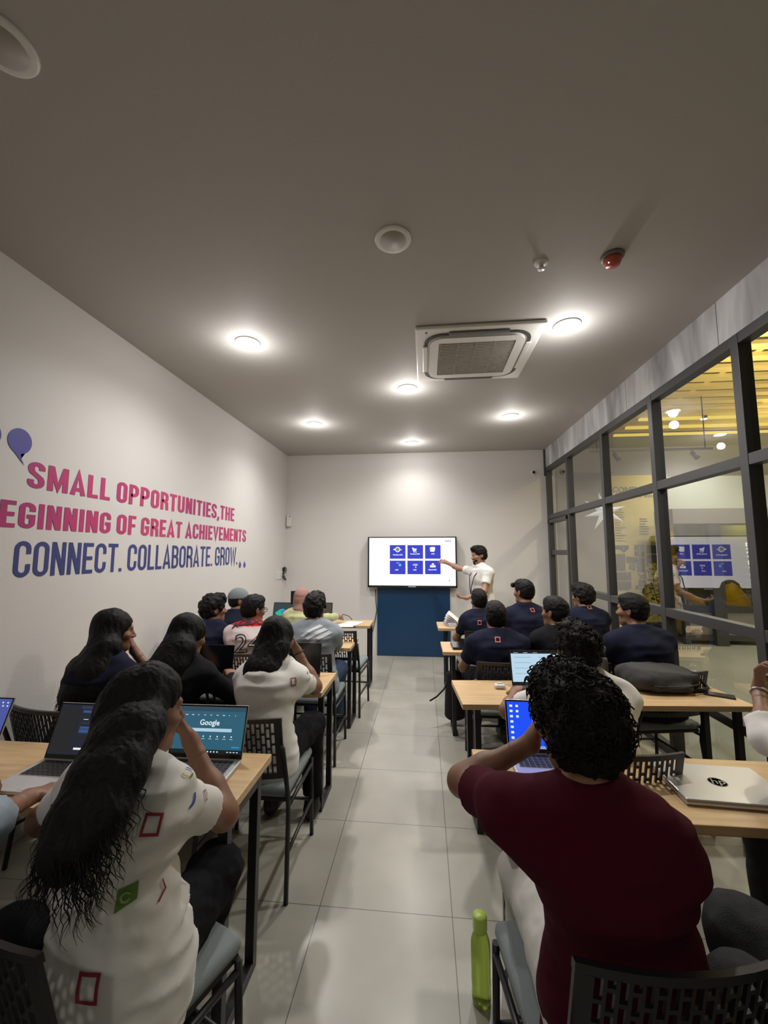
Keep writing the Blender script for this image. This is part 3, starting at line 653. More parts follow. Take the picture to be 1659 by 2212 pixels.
# ------------------------------------------------------------------ chairs
def chair_proto():
    t = thing('classroom_chair', 'x', 'chair')
    bm = BM(); box(bm, (-.225, -.215, .435), (.225, .225, .485), .022); obj('seat', bm, M_cush, t, True)
    bm = BM(); box(bm, (-.215, -.205, .418), (.215, .215, .437), .004); obj('seat_shell', bm, M_plast, t)
    # slotted curved backrest
    bm = BM(); n = 17; W2 = .215; z0, z1 = .545, .845
    def cyv(x): return -.215-.035*(1-(x/W2)**2)
    def lean(z): return -.10*(z-.45)/.4
    def piece(xa, xb, za, zb, th=.010):
        seg = max(1, int((xb-xa)/.05))
        for k in range(seg):
            u0 = xa+(xb-xa)*k/seg; u1 = xa+(xb-xa)*(k+1)/seg; V = []
            for (x, z) in ((u0, za), (u1, za), (u1, zb), (u0, zb)):
                for dy in (0, th): V.append(bm.verts.new((x, cyv(x)+lean(z)+dy, z)))
            a0, b0, a1, b1, a2, b2, a3, b3 = V
            for f in ((a0, a2-0 if False else a1, a2, a3), (b0, b3, b2, b1), (a0, b0, b1, a1), (a1, b1, b2, a2), (a2, b2, b3, a3), (a3, b3, b0, a0)): bm.faces.new(f)
    piece(-W2, W2, z1-.022, z1, .014); piece(-W2, W2, z0, z0+.03, .014)
    piece(-W2, -W2+.03, z0+.03, z1-.022); piece(W2-.03, W2, z0+.03, z1-.022)
    inner = 2*(W2-.03); step = inner/n
    for k in range(n+1):
        x = -W2+.03+k*step; piece(x-.0035, x+.0035, z0+.03, z1-.022, .008)
    for k in range(n):
        x = -W2+.03+k*step
        off = .03 if k % 2 else .0
        z = z0+.03+off+.035
        while z < z1-.04: piece(x+.0035, x+step-.0035, z, z+.010, .008); z += .052
    obj('backrest', bm, M_plast, t)
    for s_ in (-1, 1):
        bm = BM(); tube(bm, [(s_*.222, .205, .43), (s_*.225, .225, 0)], .0115, 8); obj('leg', bm, M_black, t)
        bm = BM(); tube(bm, [(s_*.225, -.255-.055, .72), (s_*.225, -.215, .45), (s_*.225, -.205, .36), (s_*.235, -.245, 0)], .0115, 8); obj('leg', bm, M_black, t)
        bm = BM(); tube(bm, [(s_*.224, .20, .40), (s_*.224, -.20, .40)], .010, 8); tube(bm, [(s_*.224, .215, .20), (s_*.228, -.222, .20)], .009, 8); obj('side_rail', bm, M_black, t)
    bm = BM(); tube(bm, [(-.224, .212, .20), (.224, .212, .20)], .009, 8); obj('stretcher', bm, M_black, t)
    return t
CH0 = chair_proto(); used = [False]
def chair(x, y, deg, label, group='black slotted classroom chairs'):
    if not used[0]: c_ = CH0; used[0] = True
    else: c_ = copy_tree(CH0)
    c_.location = (x, y, 0); c_.rotation_euler = (0, 0, R(deg)); c_['label'] = label; c_['group'] = group; return c_

# ------------------------------------------------------------------ signed distance volumes for bodies and cloth
_rng = np.random.RandomState(7); _LAT = _rng.rand(32, 32, 32).astype(np.float32)*2-1
def vnoise(p):
    i = np.floor(p).astype(np.int32); f = (p-i).astype(np.float32); f = f*f*(3-2*f); i &= 31; j = (i+1) & 31
    L = _LAT
    c00 = L[i[:, 0], i[:, 1], i[:, 2]]*(1-f[:, 0])+L[j[:, 0], i[:, 1], i[:, 2]]*f[:, 0]
    c10 = L[i[:, 0], j[:, 1], i[:, 2]]*(1-f[:, 0])+L[j[:, 0], j[:, 1], i[:, 2]]*f[:, 0]
    c01 = L[i[:, 0], i[:, 1], j[:, 2]]*(1-f[:, 0])+L[j[:, 0], i[:, 1], j[:, 2]]*f[:, 0]
    c11 = L[i[:, 0], j[:, 1], j[:, 2]]*(1-f[:, 0])+L[j[:, 0], j[:, 1], j[:, 2]]*f[:, 0]
    return (c00*(1-f[:, 1])+c10*f[:, 1])*(1-f[:, 2])+(c01*(1-f[:, 1])+c11*f[:, 1])*f[:, 2]
def A_(v): return np.array(v, dtype=np.float64)
class Vol:
    def __init__(s, h): s.h = h; s.ops = []
    def cone(s, a, b, r1, r2, k=.03, flat=False, flat0=False): s.ops.append(('c', A_(a), A_(b), r1, r2, k, flat, flat0)); return s
    def econe(s, a, b, side, R1, R2, k=.03, flat=False, flat0=False): s.ops.append(('e', A_(a), A_(b), A_(side), R1, R2, k, flat, flat0)); return s
    def ell(s, c, r, k=.03, M=None): s.ops.append(('l', A_(c), A_(r), k, M)); return s
    def cut(s, c, r, k=.005, M=None): s.ops.append(('x', A_(c), A_(r), k, M)); return s
    def halfcut(s, p, n, rad=9, k=.002): s.ops.append(('h', A_(p), A_(n), rad, k)); return s      # remove side where (x-p).n>0
    def disp(s, amp, fr, seed=0, ridg=False): s.ops.append(('d', amp, A_(fr), seed, ridg)); return s
    def mesh(s, name):
        h = s.h; lo = A_([9, 9, 9]); hi = -lo; am = sum(o[1] for o in s.ops if o[0] == 'd')
        for o in s.ops:
            if o[0] == 'c': r_ = max(o[3], o[4]); P = [o[1], o[2]]
            elif o[0] == 'e': r_ = max(*o[4], *o[5]); P = [o[1], o[2]]
            elif o[0] == 'l': r_ = float(max(o[2])); P = [o[1]]
            else: continue
            for p in P: lo = np.minimum(lo, p-r_); hi = np.maximum(hi, p+r_)
        lo -= am+3*h+.01; hi += am+3*h+.01
        n = np.ceil((hi-lo)/h).astype(int)+1
        g = [(lo[i]+h*np.arange(n[i])).astype(np.float32) for i in range(3)]
        V = np.full(n, .2, np.float32)
        def sub(c0, c1, mg):
            i0 = np.clip(np.floor((c0-mg-lo)/h).astype(int), 0, n-1); i1 = np.clip(np.ceil((c1+mg-lo)/h).astype(int)+1, 1, n)
            sl = tuple(slice(i0[i], i1[i]) for i in range(3))
            X = g[0][sl[0]][:, None, None]; Y = g[1][sl[1]][None, :, None]; Z = g[2][sl[2]][None, None, :]
            return sl, X, Y, Z
        def smin(a, b, k):
            hh = np.maximum(k-np.abs(a-b), 0)/k; return np.minimum(a, b)-hh*hh*k*.25
        def elld(X, Y, Z, c, r, M):
            x, y, z = X-c[0], Y-c[1], Z-c[2]
            if M is not None: x, y, z = (M[0][0]*x+M[1][0]*y+M[2][0]*z, M[0][1]*x+M[1][1]*y+M[2][1]*z, M[0][2]*x+M[1][2]*y+M[2][2]*z)
            q = np.sqrt((x/r[0])**2+(y/r[1])**2+(z/r[2])**2)+1e-6; q2 = np.sqrt((x/r[0]**2)**2+(y/r[1]**2)**2+(z/r[2]**2)**2)+1e-6
            return q*(q-1)/q2
        for o in s.ops:
            if o[0] in 'ce':
                a, b = o[1], o[2]; k = o[5] if o[0] == 'c' else o[6]; fl, f0 = (o[6], o[7]) if o[0] == 'c' else (o[7], o[8])
                rm = max(o[3], o[4]) if o[0] == 'c' else max(*o[4], *o[5])
                sl, X, Y, Z = sub(np.minimum(a, b)-rm, np.maximum(a, b)+rm, k+3*h)
                d = b-a; L = max(np.linalg.norm(d), 1e-6); d = d/L
                t = (X-a[0])*d[0]+(Y-a[1])*d[1]+(Z-a[2])*d[2]; tc_ = np.clip(t/L, 0, 1)
                if o[0] == 'c':
                    dd = np.sqrt(np.maximum((X-a[0]-d[0]*tc_*L)**2+(Y-a[1]-d[1]*tc_*L)**2+(Z-a[2]-d[2]*tc_*L)**2, 0))-(o[3]+(o[4]-o[3])*tc_)
                else:
                    sd = o[3]-d*np.dot(o[3], d); sd /= np.linalg.norm(sd); w_ = np.cross(d, sd)
                    u = (X-a[0])*sd[0]+(Y-a[1])*sd[1]+(Z-a[2])*sd[2]; v = (X-a[0])*w_[0]+(Y-a[1])*w_[1]+(Z-a[2])*w_[2]
                    ru = o[4][0]+(o[5][0]-o[4][0])*tc_; rv = o[4][1]+(o[5][1]-o[4][1])*tc_; rt = np.minimum(ru, rv); e = t-tc_*L
                    q = np.sqrt((u/ru)**2+(v/rv)**2+(e/rt)**2)+1e-6; q2 = np.sqrt((u/ru**2)**2+(v/rv**2)**2+(e/rt**2)**2)+1e-6
                    dd = q*(q-1)/q2
                if fl: dd = np.maximum(dd, t-L)
                if f0: dd = np.maximum(dd, -t)
                V[sl] = smin(V[sl], dd.astype(np.float32), k)
            elif o[0] == 'l':
                sl, X, Y, Z = sub(o[1]-max(o[2]), o[1]+max(o[2]), o[3]+3*h)
                V[sl] = smin(V[sl], elld(X, Y, Z, o[1], o[2], o[4]).astype(np.float32), o[3])
            elif o[0] == 'x':
                sl, X, Y, Z = sub(o[1]-max(o[2]), o[1]+max(o[2]), o[3]+3*h)
                V[sl] = -smin(-V[sl], elld(X, Y, Z, o[1], o[2], o[4]).astype(np.float32), o[3])
            elif o[0] == 'h':
                sl, X, Y, Z = sub(o[1]-o[3], o[1]+o[3], 0)
                d = (X-o[1][0])*o[2][0]+(Y-o[1][1])*o[2][1]+(Z-o[1][2])*o[2][2]
                V[sl] = np.maximum(V[sl], d.astype(np.float32))
            elif o[0] == 'd':
                m = np.abs(V) < o[1]+.03; idx = np.argwhere(m); P = idx*h+lo
                q = P*o[2]+o[3]*7.3+50; nn = vnoise(q)
                if o[4]: nn = 1-2*np.abs(nn)
                V[m] -= (o[1]*nn).astype(np.float32)
        ins = V < 0
        if not ins.any(): return bpy.data.meshes.new(name)
        c = np.zeros(np.array(V.shape)-1, np.int8)
        for dx in (0, 1):
            for dy in (0, 1):
                for dz in (0, 1): c += ins[dx:dx+c.shape[0], dy:dy+c.shape[1], dz:dz+c.shape[2]]
        act = (c > 0) & (c < 8); ids = np.argwhere(act); N = len(ids)
        lut = np.full(act.shape, -1, np.int64); lut[act] = np.arange(N)
        acc = np.zeros((N, 3)); cnt = np.zeros(N)
        cor = [(0, 0, 0), (1, 0, 0), (0, 1, 0), (1, 1, 0), (0, 0, 1), (1, 0, 1), (0, 1, 1), (1, 1, 1)]
        for i in range(8):
            for j in range(i+1, 8):
                df = [cor[j][k]-cor[i][k] for k in range(3)]
                if sum(map(abs, df)) != 1: continue
                va = V[ids[:, 0]+cor[i][0], ids[:, 1]+cor[i][1], ids[:, 2]+cor[i][2]]; vb = V[ids[:, 0]+cor[j][0], ids[:, 1]+cor[j][1], ids[:, 2]+cor[j][2]]
                m = (va < 0) != (vb < 0); t = va[m]/(va[m]-vb[m]); acc[m] += np.array(cor[i])+t[:, None]*np.array(df); cnt[m] += 1
        P = (ids+acc/cnt[:, None])*h+lo
        F = []
        for ax in range(3):
            b1, b2 = (ax+1) % 3, (ax+2) % 3
            s0 = [slice(None)]*3; s1 = [slice(None)]*3; s0[ax] = slice(0, -1); s1[ax] = slice(1, None)
            A, B = ins[tuple(s0)], ins[tuple(s1)]; e = np.argwhere(A != B)
            e = e[(e[:, b1] > 0) & (e[:, b2] > 0) & (e[:, b1] < V.shape[b1]-1) & (e[:, b2] < V.shape[b2]-1)]
            o1 = np.zeros(3, int); o1[b1] = 1; o2 = np.zeros(3, int); o2[b2] = 1
            q = [lut[tuple((e-o1-o2).T)], lut[tuple((e-o2).T)], lut[tuple(e.T)], lut[tuple((e-o1).T)]]
            q = np.stack(q, 1); flip = ~A[tuple(e.T)]; q[flip] = q[flip][:, ::-1]; F.append(q)
        F = np.concatenate(F); F = F[(F >= 0).all(1)]
        me = bpy.data.meshes.new(name); me.vertices.add(N); me.vertices.foreach_set('co', P.astype(np.float32).ravel())
        me.loops.add(F.size); me.loops.foreach_set('vertex_index', F.astype(np.int32).ravel())
        me.polygons.add(len(F)); me.polygons.foreach_set('loop_start', np.arange(0, F.size, 4, dtype=np.int32)); me.polygons.foreach_set('use_smooth', np.ones(len(F), bool))
        me.update(calc_edges=True); return me
def join_meshes(ms, name):
    V = []; F = []; off = 0; mi = []
    for k, m in ms:
        n = len(m.vertices); v = np.empty(n*3, np.float32); m.vertices.foreach_get('co', v); V.append(v.reshape(-1, 3))
        ln_ = np.empty(len(m.loops), np.int32); m.loops.foreach_get('vertex_index', ln_); F.append(ln_.reshape(-1, 4)+off if len(m.loops) == 4*len(m.polygons) else None)
        mi += [k]*len(m.polygons); off += n
    V = np.concatenate(V); F = np.concatenate(F)
    me = bpy.data.meshes.new(name); me.vertices.add(len(V)); me.vertices.foreach_set('co', V.ravel())
    me.loops.add(F.size); me.loops.foreach_set('vertex_index', F.astype(np.int32).ravel())
    me.polygons.add(len(F)); me.polygons.foreach_set('loop_start', np.arange(0, F.size, 4, dtype=np.int32)); me.polygons.foreach_set('use_smooth', np.ones(len(F), bool))
    me.polygons.foreach_set('material_index', np.array(mi, np.int32)); me.update(calc_edges=True); return me

# ------------------------------------------------------------------ people
def unit(v): v = A_(v); return v/np.linalg.norm(v)
def ik(S, W, pole, l1, l2):
    d = W-S; L = np.linalg.norm(d); mx_ = (l1+l2)*.995
    if L > mx_: W = S+d/L*mx_; L = mx_
    if L < .12: L = .12
    d = unit(W-S); a = (l1*l1-l2*l2+L*L)/(2*L); hh = math.sqrt(max(l1*l1-a*a, 0))
    p = A_(pole); p = p-d*np.dot(p, d); p = unit(p)
    return S+d*a+p*hh, W
def add_hand(V, W, d, n, side, r=1.0, curl=(.35, .5, .4), spread=.10, thumb=.6):
    """W wrist, d pointing to the fingers, n palm facing, side +1/-1 thumb side = side * d x n"""
    d = unit(d); n = A_(n); n = unit(n-d*np.dot(n, d)); s_ = unit(np.cross(d, n))*side
    V.econe(W, W+d*.03*r, s_, (.026*r, .020*r), (.030*r, .018*r), .02)
    V.econe(W+d*.028*r, W+d*.085*r, s_, (.034*r, .0155*r), (.040*r, .0135*r), .012)
    for i, (o, Lf) in enumerate(((.030, .072), (.010, .080), (-.010, .074), (-.029, .058))):
        p = W+d*.086*r+s_*o*r; a = 0; q = unit(d+s_*spread*(o/.03)); rr_ = (.0095, .0088, .0078)
        for j, fr_ in enumerate((.45, .32, .26)):
            a += curl[j]*(1+.12*i); dv = q*math.cos(a)+n*math.sin(a); p2 = p+dv*Lf*fr_*r
            V.cone(p, p2, rr_[j]*r, (rr_[j]-.0012)*r, .003); p = p2
    p = W+d*.030*r+s_*.026*r; q = unit(d*.75+s_*.75+n*.35); p2 = p+q*.040*r; V.cone(p, p2, .0135*r, .0110*r, .008)
    q2 = unit(d*.9+s_*(.45-thumb*.5)+n*(.2+thumb*.3)); p3 = p2+q2*.032*r; V.cone(p2, p3, .0108*r, .0095*r, .003); p4 = p3+unit(q2+n*.3*thumb)*.024*r; V.cone(p3, p4, .0095*r, .0078*r, .003)

def Rz(a): c, s_ = math.cos(a), math.sin(a); return np.array([[c, -s_, 0], [s_, c, 0], [0, 0, 1.]])
def Rx(a): c, s_ = math.cos(a), math.sin(a); return np.array([[1, 0, 0], [0, c, -s_], [0, s_, c]])
def Ry(a): c, s_ = math.cos(a), math.sin(a); return np.array([[c, 0, s_], [0, 1, 0], [-s_, 0, c]])

def person(label, head, face=0, lean=(3, 9, 18, 18), hyaw=0, hpitch=0, hroll=0, armR=None, armL=None, bw=1.0, skin=M_skin,
           shirt=M_navy, sleeve='short', pants=M_blk, hair='short', hairm=M_hair, res=.009, hres=.006, fres=.005, stand=False, shoes=True,
           female=False, hairpath=None, knee=None, extra=None, collar=True, fold=.006, seatz=.485, head_s=1.0, wisps=0, hem=-.03, legs=None, hipx=0, pel=None, legsw=None, curls=0):
    F = Rz(R(face))
    head = A_(head)
    # spine
    lz = .115
    if stand: P0 = A_((0, 0, .93))
    else: P0 = A_((0, 0, seatz+.085))
    dirs = [A_((0, math.sin(R(a)), math.cos(R(a)))) for a in lean]
    seg = [.17, .19, .15, .165]
    off = sum(d*l for d, l in zip(dirs, seg)); need = head[2]-P0[2]
    k = float(np.clip(need/off[2], .80, 1.16)); seg = [l*k for l in seg]
    P1 = P0+dirs[0]*seg[0]; P2 = P1+dirs[1]*seg[1]; P3 = P2+dirs[2]*seg[2]; HC = P3+dirs[3]*seg[3]
    err = head[2]-HC[2]; HC = HC+A_((0, 0, err)); P3 = P3+A_((0, 0, err*.7)); P2 = P2+A_((0, 0, err*.45)); P1 = P1+A_((0, 0, err*.2))
    if pel is not None:
        hl = F.T@(head-A_((*pel, 0))); ev = (hl-HC); ev[2] = 0
        P1 = P1+ev*.2; P2 = P2+ev*.5; P3 = P3+ev*.85; HC = HC+ev
    org = head-F@HC; org[2] = 0
    T = thing('person', label, 'person', tuple(org), R(face))
    loc = lambda w_: F.T@(A_(w_)-org)
    X = A_((1, 0, 0)); side = X
    sw = .158*bw*(.92 if female else 1)
    # shoulders
    Sc = P3+A_((0, -.01, -.078)); SH = {}; 
    for nm, s_ in (('R', 1), ('L', -1)): SH[nm] = Sc+X*s_*sw
    LA, LF = .275, .245
    arms = {}
    for nm, s_, spec in (('R', 1, armR), ('L', -1, armL)):
        if spec is None: spec = dict(w=None)
        if spec.get('w') is None: Wl = Sc+A_((s_*.16, .36, -.20)); Wl[2] = max(.79, Wl[2]) if not stand else Wl[2]; 
        else: Wl = loc(spec['w'])
        S = SH[nm]+A_(spec.get('sh', (0, 0, 0)))
        E, Wl = ik(S, Wl, spec.get('pole', (s_*.5, -.2, -1)), LA, LF); arms[nm] = (S, E, Wl, s_, spec)
    # legs
    LG = {}
    for nm, s_ in (('R', 1), ('L', -1)):
        hip = P0+A_((s_*.09, .02, -.02))
        if stand: kn = A_((s_*.10, .03, .49)); an = A_((s_*.11, -.02, .08))
        else:
            kn = A_((s_*.13+hipx, .42, seatz+.06)); an = A_((s_*.13+hipx, .44, .09))
            if legsw and nm in legsw: kn = loc(legsw[nm][0]); an = loc(legsw[nm][1])
            if legs and nm in legs: kn = A_(legs[nm][0]); an = A_(legs[nm][1])
        LG[nm] = (hip, kn, an, s_)
    bx, by = (.150*bw, .105)
    def torso(V, e, k_=.05, full=True):
        hw = .165*bw*(1.03 if female else 1)
        V.econe(P0, P1, X, (hw+e, .125+e), (.135*bw*(.93 if female else 1)+e, .10+e), k_)
        V.econe(P1, P2, X, (.135*bw*(.93 if female else 1)+e, .10+e), (.150*bw+e, .112+e), k_)
        V.econe(P2, P3+A_((0, 0, -.06)), X, (.150*bw+e, .112+e), (.115*bw+e, .075+e), k_)
        V.cone(SH['L']+X*.02, SH['R']-X*.02, .052+e, .052+e, .07)
        V.cone(P3+A_((0, .0, -.05)), P3+A_((0, 0, -.02)), .075+e, .055+e, .06)
        for nm in 'RL':
            S, E, W, s_, sp = arms[nm]
            V.cone(Sc+X*s_*.08+A_((0, 0, .012)), S, .050+e, .040+e, .06)
            V.cone(P3+A_((s_*.03, 0, -.0)), S, .028+e, .030+e, .07)
    def HM(v): return HC+HR@(A_(v)*head_s)
    HR = Rz(R(hyaw))@Rx(R(-hpitch))@Ry(R(hroll))
    # ---- body
    V = Vol(res); torso(V, 0)
    neckdir = unit(HC-P3)
    V.cone(P3+A_((0, 0, -.04)), HC+HR@A_((0, -.03, -.05)), .056*bw**.5, .050, .03)
    for nm in 'RL':
        S, E, W, s_, sp = arms[nm]
        V.cone(S, E, .046*bw**.7, .037, .03); V.cone(E, W-unit(W-E)*.0, .037, .0245, .02); V.cone(E, E+(W-E)*.35, .036, .040, .03)
        hip, kn, an, _ = LG[nm]
        V.cone(hip, kn, .082, .054, .05); V.cone(kn, an, .050, .034, .03); V.cone(kn+(an-kn)*.1, kn+(an-kn)*.45, .048, .050, .04)
        ft = A_((0, 1, 0)) if not stand else A_((s_*.2, 1, 0)); V.econe(an+A_((0, -.01, -.035)), an+ft*.16+A_((0, 0, -.055)), X, (.036, .040), (.040, .022), .03)
    parts = [(0, V.mesh('b'))]
    # head
    V = Vol(hres); s_ = head_s
    def E_(c, r_, k_=.02): V.ell(HM(c), A_(r_)*s_, k_, HR)
    def C_(a, b_, r1, r2, k_=.01): V.cone(HM(a), HM(b_), r1*s_, r2*s_, k_)
    E_((0, -.012, .028), (.073, .093, .086)); E_((0, .022, -.035), (.060, .066, .072), .04); E_((0, .060, -.093), (.022, .020, .018), .035)
    C_((-.040, .035, -.085), (0, .062, -.097), .014, .014, .04); C_((.040, .035, -.085), (0, .062, -.097), .014, .014, .04)
    C_((0, .084, .008), (0, .106, -.030), .008, .0125, .012); E_((.013, .098, -.035), (.008, .009, .008), .006); E_((-.013, .098, -.035), (.008, .009, .008), .006)
    C_((-.032, .080, .022), (.032, .080, .022), .009, .009, .02); E_((.045, .062, -.025), (.020, .02, .016), .03); E_((-.045, .062, -.025), (.020, .02, .016), .03)
    for q_ in (1, -1): V.cut(HM((q_*.031, .094, .002)), A_((.015, .012, .010))*s_, .010, HR)
    for q_ in (1, -1): E_((q_*.031, .074, .002), (.0125, .0125, .012), .003)
    C_((-.018, .086, -.060), (.018, .086, -.060), .0065, .0065, .006); C_((-.016, .083, -.070), (.016, .083, -.070), .0075, .0075, .006)
    for q_ in (1, -1):
        V.ell(HM((q_*.076, -.010, -.008)), A_((.009, .019, .031))*s_, .006, HR@Rz(q_*.35)); V.cut(HM((q_*.086, -.006, -.006)), A_((.006, .010, .018))*s_, .004, HR)
    V.cone(HM((0, -.03, -.07)), P3+(HC-P3)*.25, .052*s_, .054, .03)
    parts.append((0, V.mesh('h')))
    # hands
    for nm in 'RL':
        S, E, W, sd, sp = arms[nm]
        if sp.get('nohand'): continue
        d0 = unit(W-E); hd = sp.get('dir'); hd = unit(F.T@A_(hd)) if hd is not None else d0
        pn = sp.get('palm'); pn = F.T@A_(pn) if pn is not None else A_((-sd*.3, 0, -1))
        V = Vol(fres); V.cone(W-d0*.05, W, .0285, .0245, .01)
        add_hand(V, W, hd, pn, sp.get('ts', None) or (sd*-1), 1.0, sp.get('curl', (.35, .5, .4)), sp.get('spread', .10), sp.get('thumb', .6))
        parts.append((0, V.mesh('f')))
    # eyes (pupils) as tiny domes of the same mesh
    V = Vol(.0025)
    for q_ in (1, -1): V.ell(HM((q_*.031, .0825, .002)), A_((.0055, .0045, .0055))*s_, .001, HR)
    parts.append((1, V.mesh('e')))
    body = obj('body', join_meshes(parts, 'body'), [skin, M_eye], T)
    # ---- trousers
    V = Vol(res); e = .014
    V.econe(P0+A_((0, -.01, -.04)), P0+dirs[0]*.04, X, (.165*bw+e*.4, .125+e*.3), (.150*bw, .110), .04, flat=True)
    for nm in 'RL':
        hip, kn, an, s2 = LG[nm]
        V.cone(hip, kn, .082+e, .060+e, .06); V.cone(kn, an+(kn-an)*.08, .059+e, .044+e, .06, flat=True)
    V.disp(fold, (16, 16, 16), 3); V.disp(fold*.4, (45, 45, 45), 5)
    obj('trousers', V.mesh('trousers'), pants, T)
    # ---- shirt
    V = Vol(res); e = .016 if not female else .013
    torso(V, e)
    h0 = P0+dirs[0]*hem*0+A_((0, -.004, hem))
    V.econe(P0+A_((0, 0, hem-.03)), P0+A_((0, 0, .03)), X, (.172*bw+e+.006, .135+e), (.168*bw+e, .128+e), .05)
    V.halfcut(P0+A_((0, 0, hem-.055)), (0, 0, -1))
    V.halfcut(P3+(HC-P3)*.36, unit(unit(HC-P3)+A_((0, -.25, .4))), .17)
    V.disp(fold*.8, (7, 7, 13), 1); V.disp(fold*.9, (6, 6, 21), 11, True); V.disp(fold*.4, (24, 24, 34), 2)
    for nm in 'RL':
        S, E, W, s2, sp = arms[nm]; f_ = 1
        if sleeve == 'short':
            q_ = S+(E-S)*.62; V.cone(S, q_, .042*bw**.7+e, .044*bw**.5+e+.002, .04, flat=True)
        elif sleeve == 'roll':
            V.cone(S, E, .052+e, .042+e, .04); q_ = E+(W-E)*.35; V.cone(E, q_, .042+e, .040+e+.008, .02, flat=True)
        else:
            V.cone(S, E, .050*bw**.7+e, .040+e, .04); V.cone(E, E+(W-E)*.93, .040+e, .030+e, .03, flat=True); V.disp(.0)  if False else None
    if sleeve != 'short': V.disp(fold*.6, (22, 22, 22), 8)
    else: V.disp(fold*.35, (20, 20, 20), 8)
    if collar: V.cone(P3+A_((0, -.012, -.03)), P3+(HC-P3)*.30+A_((0, -.012, 0)), .066*bw**.5, .062*bw**.5, .015, flat=True)
    shirt_o = obj('shirt', V.mesh('shirt'), shirt, T)
    # ---- shoes
    if shoes:
        for nm in 'RL':
            hip, kn, an, s2 = LG[nm]; V = Vol(max(res*.8, .007)); ft = A_((0, 1, 0)) if not stand else A_((s2*.2, 1, 0))
            V.econe(an+A_((0, -.025, -.040)), an+ft*.17+A_((0, 0, -.055)), X, (.044, .048), (.046, .034), .03); V.cone(an+A_((0, 0, .01)), an+A_((0, 0, -.03)), .047, .045, .02)
            V.halfcut(A_((0, 0, .002)), (0, 0, -1)); obj('shoe', V.mesh('shoe'), M_shoe, T)
    # ---- hair
    def hcap(V, th, low=-.075, front=True):
        V.ell(HM((0, -.016, .032)), A_((.073+th, .093+th, .086+th))*head_s, .01, HR)
        V.ell(HM((0, -.045, -.020)), A_((.066+th*.7, .055+th*.8, .060+th*.5))*head_s, .03, HR)
    def hcut(V, fy=.0):
        V.cut(HM((0, .112+fy, -.045)), A_((.095, .105, .105))*head_s, .006, HR)
        for q_ in (1, -1): V.cut(HM((q_*.085, .010, -.035)), A_((.026, .030, .045))*head_s, .006, HR)
    ho = None
    if hair == 'short':
        V = Vol(hres); hcap(V, .010); V.ell(HM((0, .035, .085)), A_((.055, .055, .038))*head_s, .03, HR); hcut(V); V.disp(.004, (60, 60, 60), 4); V.disp(.002, (140, 140, 140), 6); V.halfcut(HM((0, 0, -.072)), HR@A_((0, 0, -1)), .2); ho = obj('hair', V.mesh('hair'), hairm, T)
    elif hair == 'thick':
        V = Vol(hres); hcap(V, .021); V.ell(HM((0, .045, .09)), A_((.062, .062, .045))*head_s, .03, HR); hcut(V, .012); V.disp(.009, (38, 38, 38), 4); V.disp(.005, (85, 85, 85), 6); V.halfcut(HM((0, 0, -.080)), HR@A_((0, 0, -1)), .2); ho = obj('hair', V.mesh('hair'), hairm, T)
    elif hair == 'curly':
        V = Vol(hres*.8); hcap(V, .019); V.ell(HM((0, .035, .085)), A_((.070, .065, .048))*head_s, .03, HR); hcut(V, .014); V.disp(.012, (26, 26, 26), 4); V.disp(.006, (70, 70, 70), 6, True); V.disp(.003, (160, 160, 160), 9); V.halfcut(HM((0, 0, -.088)), HR@A_((0, 0, -1)), .2); ho = obj('hair', V.mesh('hair'), hairm, T)
        if curls:
            bm = BM(); rg = random.Random(curls); vs_ = ho.data.vertices; hcen = Vector(HM((0, 0, 0)))
            for k_ in range(curls):
                p_ = vs_[rg.randrange(len(vs_))].co.copy(); nrm = (p_-hcen).normalized(); a_ = nrm.orthogonal().normalized(); b_ = nrm.cross(a_); ph = rg.uniform(0, 6.28); dr = (a_*math.cos(ph)+b_*math.sin(ph))
                if (HR.T@(A_(p_)-HM((0, 0, 0))))[2] < -.05: continue
                rr_ = rg.uniform(.004, .008); st_ = 1 if rg.random() < .5 else -1; pp = []
                for m_ in range(8): t_ = m_/7; an_ = ph+st_*t_*5.2; pp.append(p_-nrm*.004+nrm*(.012*math.sin(t_*2.6))+dr*(.018*t_)+(a_*math.cos(an_)+b_*math.sin(an_))*rr_)
                tube(bm, pp, [.0016, .0022, .0024, .0024, .0022, .0018, .0012, .0006], 4)
            obj('curls', bm, hairm, T)
    elif hair == 'long':
        V = Vol(hres); hcap(V, .010); hcut(V, .004)
        pts = [HM((0, -.055, .01))]+[loc(p_[:3]) for p_ in hairpath]; rs = [.075]+[p_[3] for p_ in hairpath]
        for i in range(len(pts)-1): V.econe(pts[i], pts[i+1], X, (rs[i], rs[i]*.62), (rs[i+1], rs[i+1]*.62), .04)
        V.disp(.010, (9, 9, 7), 14); V.disp(.005, (24, 24, 9), 4); V.disp(.003, (80, 80, 12), 6, True)
        me1 = V.mesh('hair'); ho = obj('hair', me1, hairm, T)
        if wisps:
            bm = BM(); rg = random.Random(len(label))
            for k_ in range(wisps):
                i = rg.choice(range(max(0, len(pts)-4), len(pts)-1)); u = rg.random(); c_ = pts[i]*(1-u)+pts[i+1]*u; rad = rs[i]*(1-u)+rs[i+1]*u
                a = rg.uniform(0, 2*pi); p_ = c_+A_((math.cos(a)*rad*.95, math.sin(a)*rad*.6, 0)); P_ = [p_]; dn = unit(pts[-1]-pts[-2])
                ph = rg.uniform(0, 6); am = rg.uniform(.006, .016)
                for m_ in range(7):
                    p_ = p_+dn*.008+A_((math.cos(a)*.006+am*.8*math.cos(ph+m_*1.5), math.sin(a)*.004+am*.8*math.sin(ph+m_*1.5), -.004)); P_.append(p_)
                tube(bm, [tuple(x_) for x_ in P_], [.0016, .0016, .0014, .0012, .001, .0008, .0005, .0003], 4)
